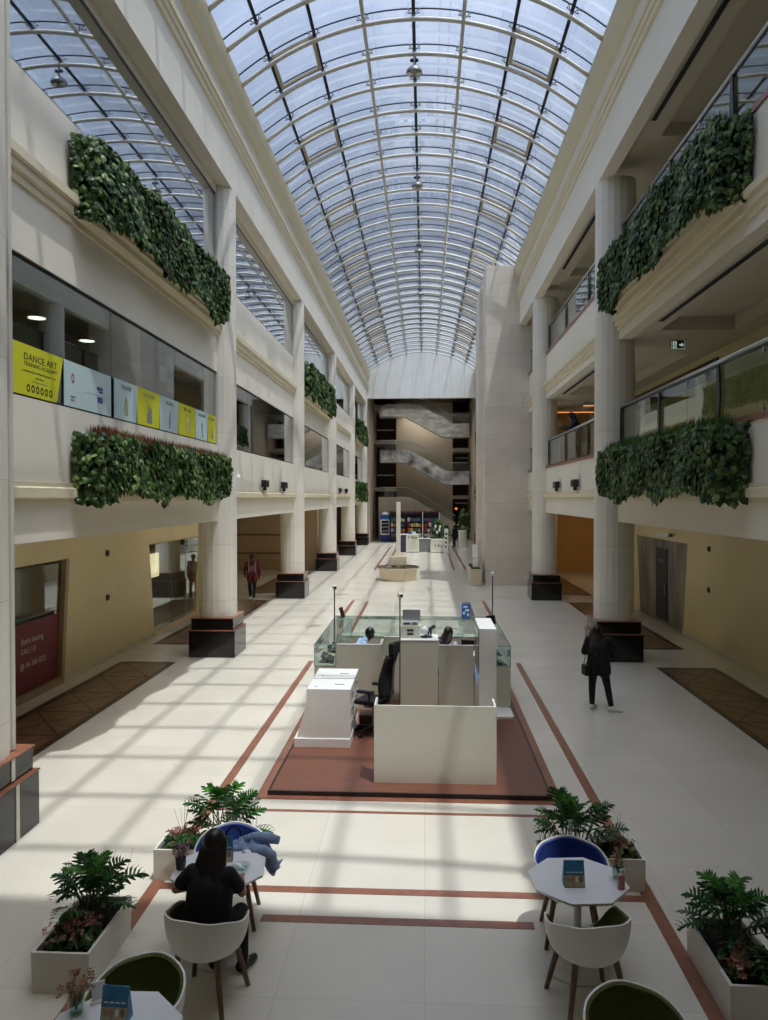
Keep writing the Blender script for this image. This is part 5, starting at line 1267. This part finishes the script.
for z in (.465, .915, 1.365, 1.815):
    x = -2.02
    while x < 2.1:
        k = 'yellow' if (-.5 < x < .55 and z < 1.8 and rg.random() < .6) else rg.choice(['orange', 'violet', 'teal', 'pale', 'red', 'violet', 'pale'])
        w_ = rg.uniform(.15, .24); 
        if any(abs(x+w_/2-u) < .15 for u in (-.65, .8)): x += .12; continue
        h_ = rg.uniform(.24, .38)
        if k not in protos:
            o = MB().box(-.5, .5, -.5, .5, 0, 1).build('package', 'goods_'+k); protos[k] = o
            tag(o, 'small %s package among the goods on the far stall shelving' % goods[k][0], 'package', '%s packages on the far stall' % goods[k][0])
        else: o = protos[k].copy(); COL.objects.link(o)
        o.location = (-1.0+x+w_/2, 68.0, z); o.scale = (w_*.92, .18, h_); x += w_+.03
r = empty('drinks_fridge', (-3.58, 68.6, 0), 0, 'tall blue and white drinks fridge left of the far stall', 'fridge')
MB().box(-.40, .40, -.3, .35, .62, 2.0).build('cabinet', 'whitelam', r, bevel=.02); MB().box(-.41, .41, -.31, .36, 0, .62).build('blue_base', 'fridgenavy', r); MB().box(-.42, .42, -.32, .36, 2.0, 2.42).build('blue_header', 'fridgeblue', r, bevel=.02)
MB().lathe([(.3, 2.42), (.3, 2.5), (.22, 2.62), (.1, 2.66)], seg=16).build('crown', 'whitelam', r)
MB().box(-.30, .34, -.312, -.3, .75, 1.9).build('glass_door', 'screen', r)
for z in (.95, 1.3, 1.62): MB().box(-.28, .32, -.318, -.312, z, z+.03).build('rack', 'paler', r)
def counter(x0, x1, y0, y1, h, m_, label, s=None, nm='sales_counter', shelf=False):
    r = empty(nm, ((x0+x1)/2, y0, 0), 0, label, 'counter', 'counters of the far stall'); a = (x1-x0)/2
    MB().box(-a, a, 0, y1-y0, 0.04, h).build('body', m_, r); MB().box(-a-.02, a+.02, -.02, y1-y0+.02, h, h+.04).build('counter_top', 'whitelam', r); MB().box(-a+.03, a-.03, .03, y1-y0-.03, 0, .04).build('toe_kick', 'greymetal', r)
    if s: 
        text(s, .26, (0, -.006, h*.55 if h < 1.1 else h*.84), (PI/2, 0, 0), 'ink', 'lettering', r, .003)
        if h > 1.1:
            for k in range(4): MB().box(-a*.7, a*.7, -.006, 0, h*(.22+.13*k), h*(.22+.13*k)+.015).build('printed_line', 'inkgrey', r)
    return r
counter(-1.36, -.43, 55.2, 55.9, 1.28, 'greypanel', 'white panel counter with black lettering, left front of the far stall', 'E Bluy')
counter(-1.82, -1.38, 55.6, 56.2, 1.25, 'purple', 'narrow dark purple counter beside the fountain monolith')
counter(.42, 1.60, 55.0, 55.8, .92, 'greypanel', 'white box counter with black lettering, right front of the far stall', 'E Bluy')
counter(-.41, .38, 55.9, 56.6, .95, 'inkgrey', 'grey low counter between the two lettered white counters')
r = empty('display_stand', (1.52, 54.6, 0), 0, 'slim white display stand with green pattern at right of the stall', 'stand')
MB().box(-.14, .14, -.1, .1, 0, 1.75).build('body', 'whitelam', r, bevel=.01)
for k in range(4): MB().box(-.09, .02+.02*k, -.106, -.1, .4+.3*k, .55+.3*k).build('green_motif', 'philo', r)
for x, y, z, m_, lb in ((-.8, 55.6, 1.32, 'paler', 'white goods box on the left lettered counter'), (-1.1, 55.6, 1.32, 'inkblue', 'pale blue box on the left lettered counter'), (.0, 56.2, .99, 'roomdark', 'dark box on the grey low counter')):
    tag(MB().box(x-.13, x+.13, y-.12, y+.12, z, z+.16).build('goods_box', m_, bevel=.01), lb, 'box')
def bush(loc, label, n, rad, h, seed, flowers=0, mat_='ivy', size=.2):
    r = empty('potted_plant', loc, 0, label, 'plant'); g = random.Random(seed)
    MB().lathe([(.16, 0), (.2, .3), (.18, .3), (.16, .26)], seg=14).build('pot', 'pot', r)
    s_ = MB()
    for i in range(8): a = g.uniform(0, 6.3); s_.cyl((0, 0, .2), (math.cos(a)*rad*.6, math.sin(a)*rad*.6, h*g.uniform(.6, .95)), .015, seg=5)
    s_.build('stems', 'stem', r); b = MB()
    for i in range(n):
        a, e_ = g.uniform(0, 6.28), g.uniform(.1, 1); q = math.sqrt(g.random())
        leaf(b.b, V((math.cos(a)*rad*q*math.sin(PI*e_)**.5, math.sin(a)*rad*q*math.sin(PI*e_)**.5, .3+(h-.3)*e_)), V((math.cos(a), math.sin(a), g.uniform(-.2, 1))), size*g.uniform(.6, 1.2), g.uniform(-1, 1))
    b.build('leaves', mat_, r)
    for i in range(flowers): MB().ball((g.uniform(-rad, rad)*.8, -rad*.7, h*g.uniform(.55, .95)), .11, 8, (.8, .8, 1.3)).build('white_blossom', 'whiteflower', r)
    return r
bush((.95, 57.0, .0), 'bushy plant with white blossoms behind the right lettered counter', 240, .62, 2.3, 31, 4)
bush((1.62, 57.9, .0), 'smaller leafy plant at the right end of the far stall', 120, .36, 1.9, 32)
bush((3.3, 66.0, 0), 'dark tall palm-like plant in the shade right of the far stall', 160, .6, 2.9, 33, 0, 'ivy', .35)
r = empty('reception_desk', (2.98, 61.0, 0), 0, 'pale curved desk block right of the far stall', 'desk')
MB().lathe([(.33, 0), (.33, 1.25), (.37, 1.27), (.37, 1.33)], seg=24).build('body', 'greypanel', r, smooth=True, angle=40); MB().cyl((0, 0, 1.33), (0, 0, 1.36), .36, seg=24).build('desk_top', 'whitelam', r)
r = empty('wall_lamp', (2.95, 73.0, 2.9), 0, 'warm orange wall lamp in the far right corner under the stairs', 'lamp')
MB().box(-.2, .2, -.06, 0, -.1, .1).build('back_plate', 'brownwall', r); MB().ball((0, -.16, 0), .13, 12).build('lamp_globe', 'dimwarm', r)
# ------------------------------------------------------------------ camera, sun, sky
yaw = math.atan(41/766.); pitch = math.atan(13/766.*math.cos(yaw))
F = V((-math.sin(yaw)*math.cos(pitch), math.cos(yaw)*math.cos(pitch), -math.sin(pitch))); Rv = V((math.cos(yaw), math.sin(yaw), 0)); Uv = Rv.cross(F)
cam = bpy.data.cameras.new('camera'); co = bpy.data.objects.new('camera', cam); COL.objects.link(co)
mt = Matrix((Rv, Uv, -F)).transposed().to_4x4(); mt.translation = V((0, 0, H)); co.matrix_world = mt
cam.sensor_fit = 'HORIZONTAL'; cam.sensor_width = 36; cam.lens = 36*766/768; cam.clip_start = .05; cam.clip_end = 400
S.camera = co
sun = bpy.data.lights.new('sun', 'SUN'); so = bpy.data.objects.new('sun', sun); COL.objects.link(so)
sun.energy = SUN_E; sun.angle = math.radians(.8); sun.color = (1, .955, .88)
so.location = (5, -5, 30); so.rotation_euler = V((-.205, .172, -1)).to_track_quat('-Z', 'Y').to_euler()
w = bpy.data.worlds.new('world'); S.world = w; w.use_nodes = True; nt = w.node_tree; nt.nodes.clear()
sky = nt.nodes.new('ShaderNodeTexSky'); sky.sky_type = 'NISHITA'; sky.sun_disc = False; sky.sun_elevation = math.radians(76); sky.sun_rotation = math.radians(120); sky.dust_density = 2.5; sky.air_density = 1.; sky.ozone_density = 1.
bg = nt.nodes.new('ShaderNodeBackground'); bg.inputs['Strength'].default_value = SKY_E; ou = nt.nodes.new('ShaderNodeOutputWorld')
hs = nt.nodes.new('ShaderNodeHueSaturation'); hs.inputs['Saturation'].default_value = .62; nt.links.new(sky.outputs[0], hs.inputs['Color']); nt.links.new(hs.outputs[0], bg.inputs[0]); nt.links.new(bg.outputs[0], ou.inputs[0])
def lamp(name, loc, e, col, size=.3, kind='POINT'):
    l = bpy.data.lights.new(name, kind); o = bpy.data.objects.new(name, l); COL.objects.link(o); o.location = loc; l.energy = e; l.color = col
    
    if kind == 'POINT': l.shadow_soft_size = size
    return o
lamp('recess_lamp', (9.2, 36, 3.1), 60, (1, .72, .42))
lamp('recess_lamp', (-9.0, 36, 3.1), 22, (1, .84, .62))
lamp('shop_lamp', (-9.2, 24, 2.4), 30, (1, .78, .48))
a = lamp('stair_hall_fill', (-.3, 67.5, 12.15), 170, (1, .95, .88), kind='AREA'); a.data.shape = 'RECTANGLE'; a.data.size = 7; a.data.size_y = 4; a.data.spread = math.radians(110)  # added overhead fill that lifts the dark stair hall, no fixture modelled
a = lamp('stair_hall_fill', (-.3, 72.3, 12.1), 110, (1, .93, .84), kind='AREA'); a.data.shape = 'RECTANGLE'; a.data.size = 4; a.data.size_y = 1.2; a.data.spread = math.radians(120)  # second added fill, brightening the space in front of the back wall
vs = S.view_settings; S.display_settings.display_device = 'sRGB'; vs.view_transform = 'Standard'; vs.look = 'None'; vs.gamma = 1; vs.use_curve_mapping = False; vs.exposure = EXPO
cy = S.cycles
cy.max_bounces = 10; cy.diffuse_bounces = 5; cy.glossy_bounces = 4; cy.transparent_max_bounces = 24; cy.transmission_bounces = 6
cy.caustics_reflective = False; cy.caustics_refractive = False; cy.use_denoising = True; cy.sample_clamp_indirect = 6
try: cy.denoiser = 'OPENIMAGEDENOISE'; cy.denoising_input_passes = 'RGB_ALBEDO_NORMAL'
except Exception: pass
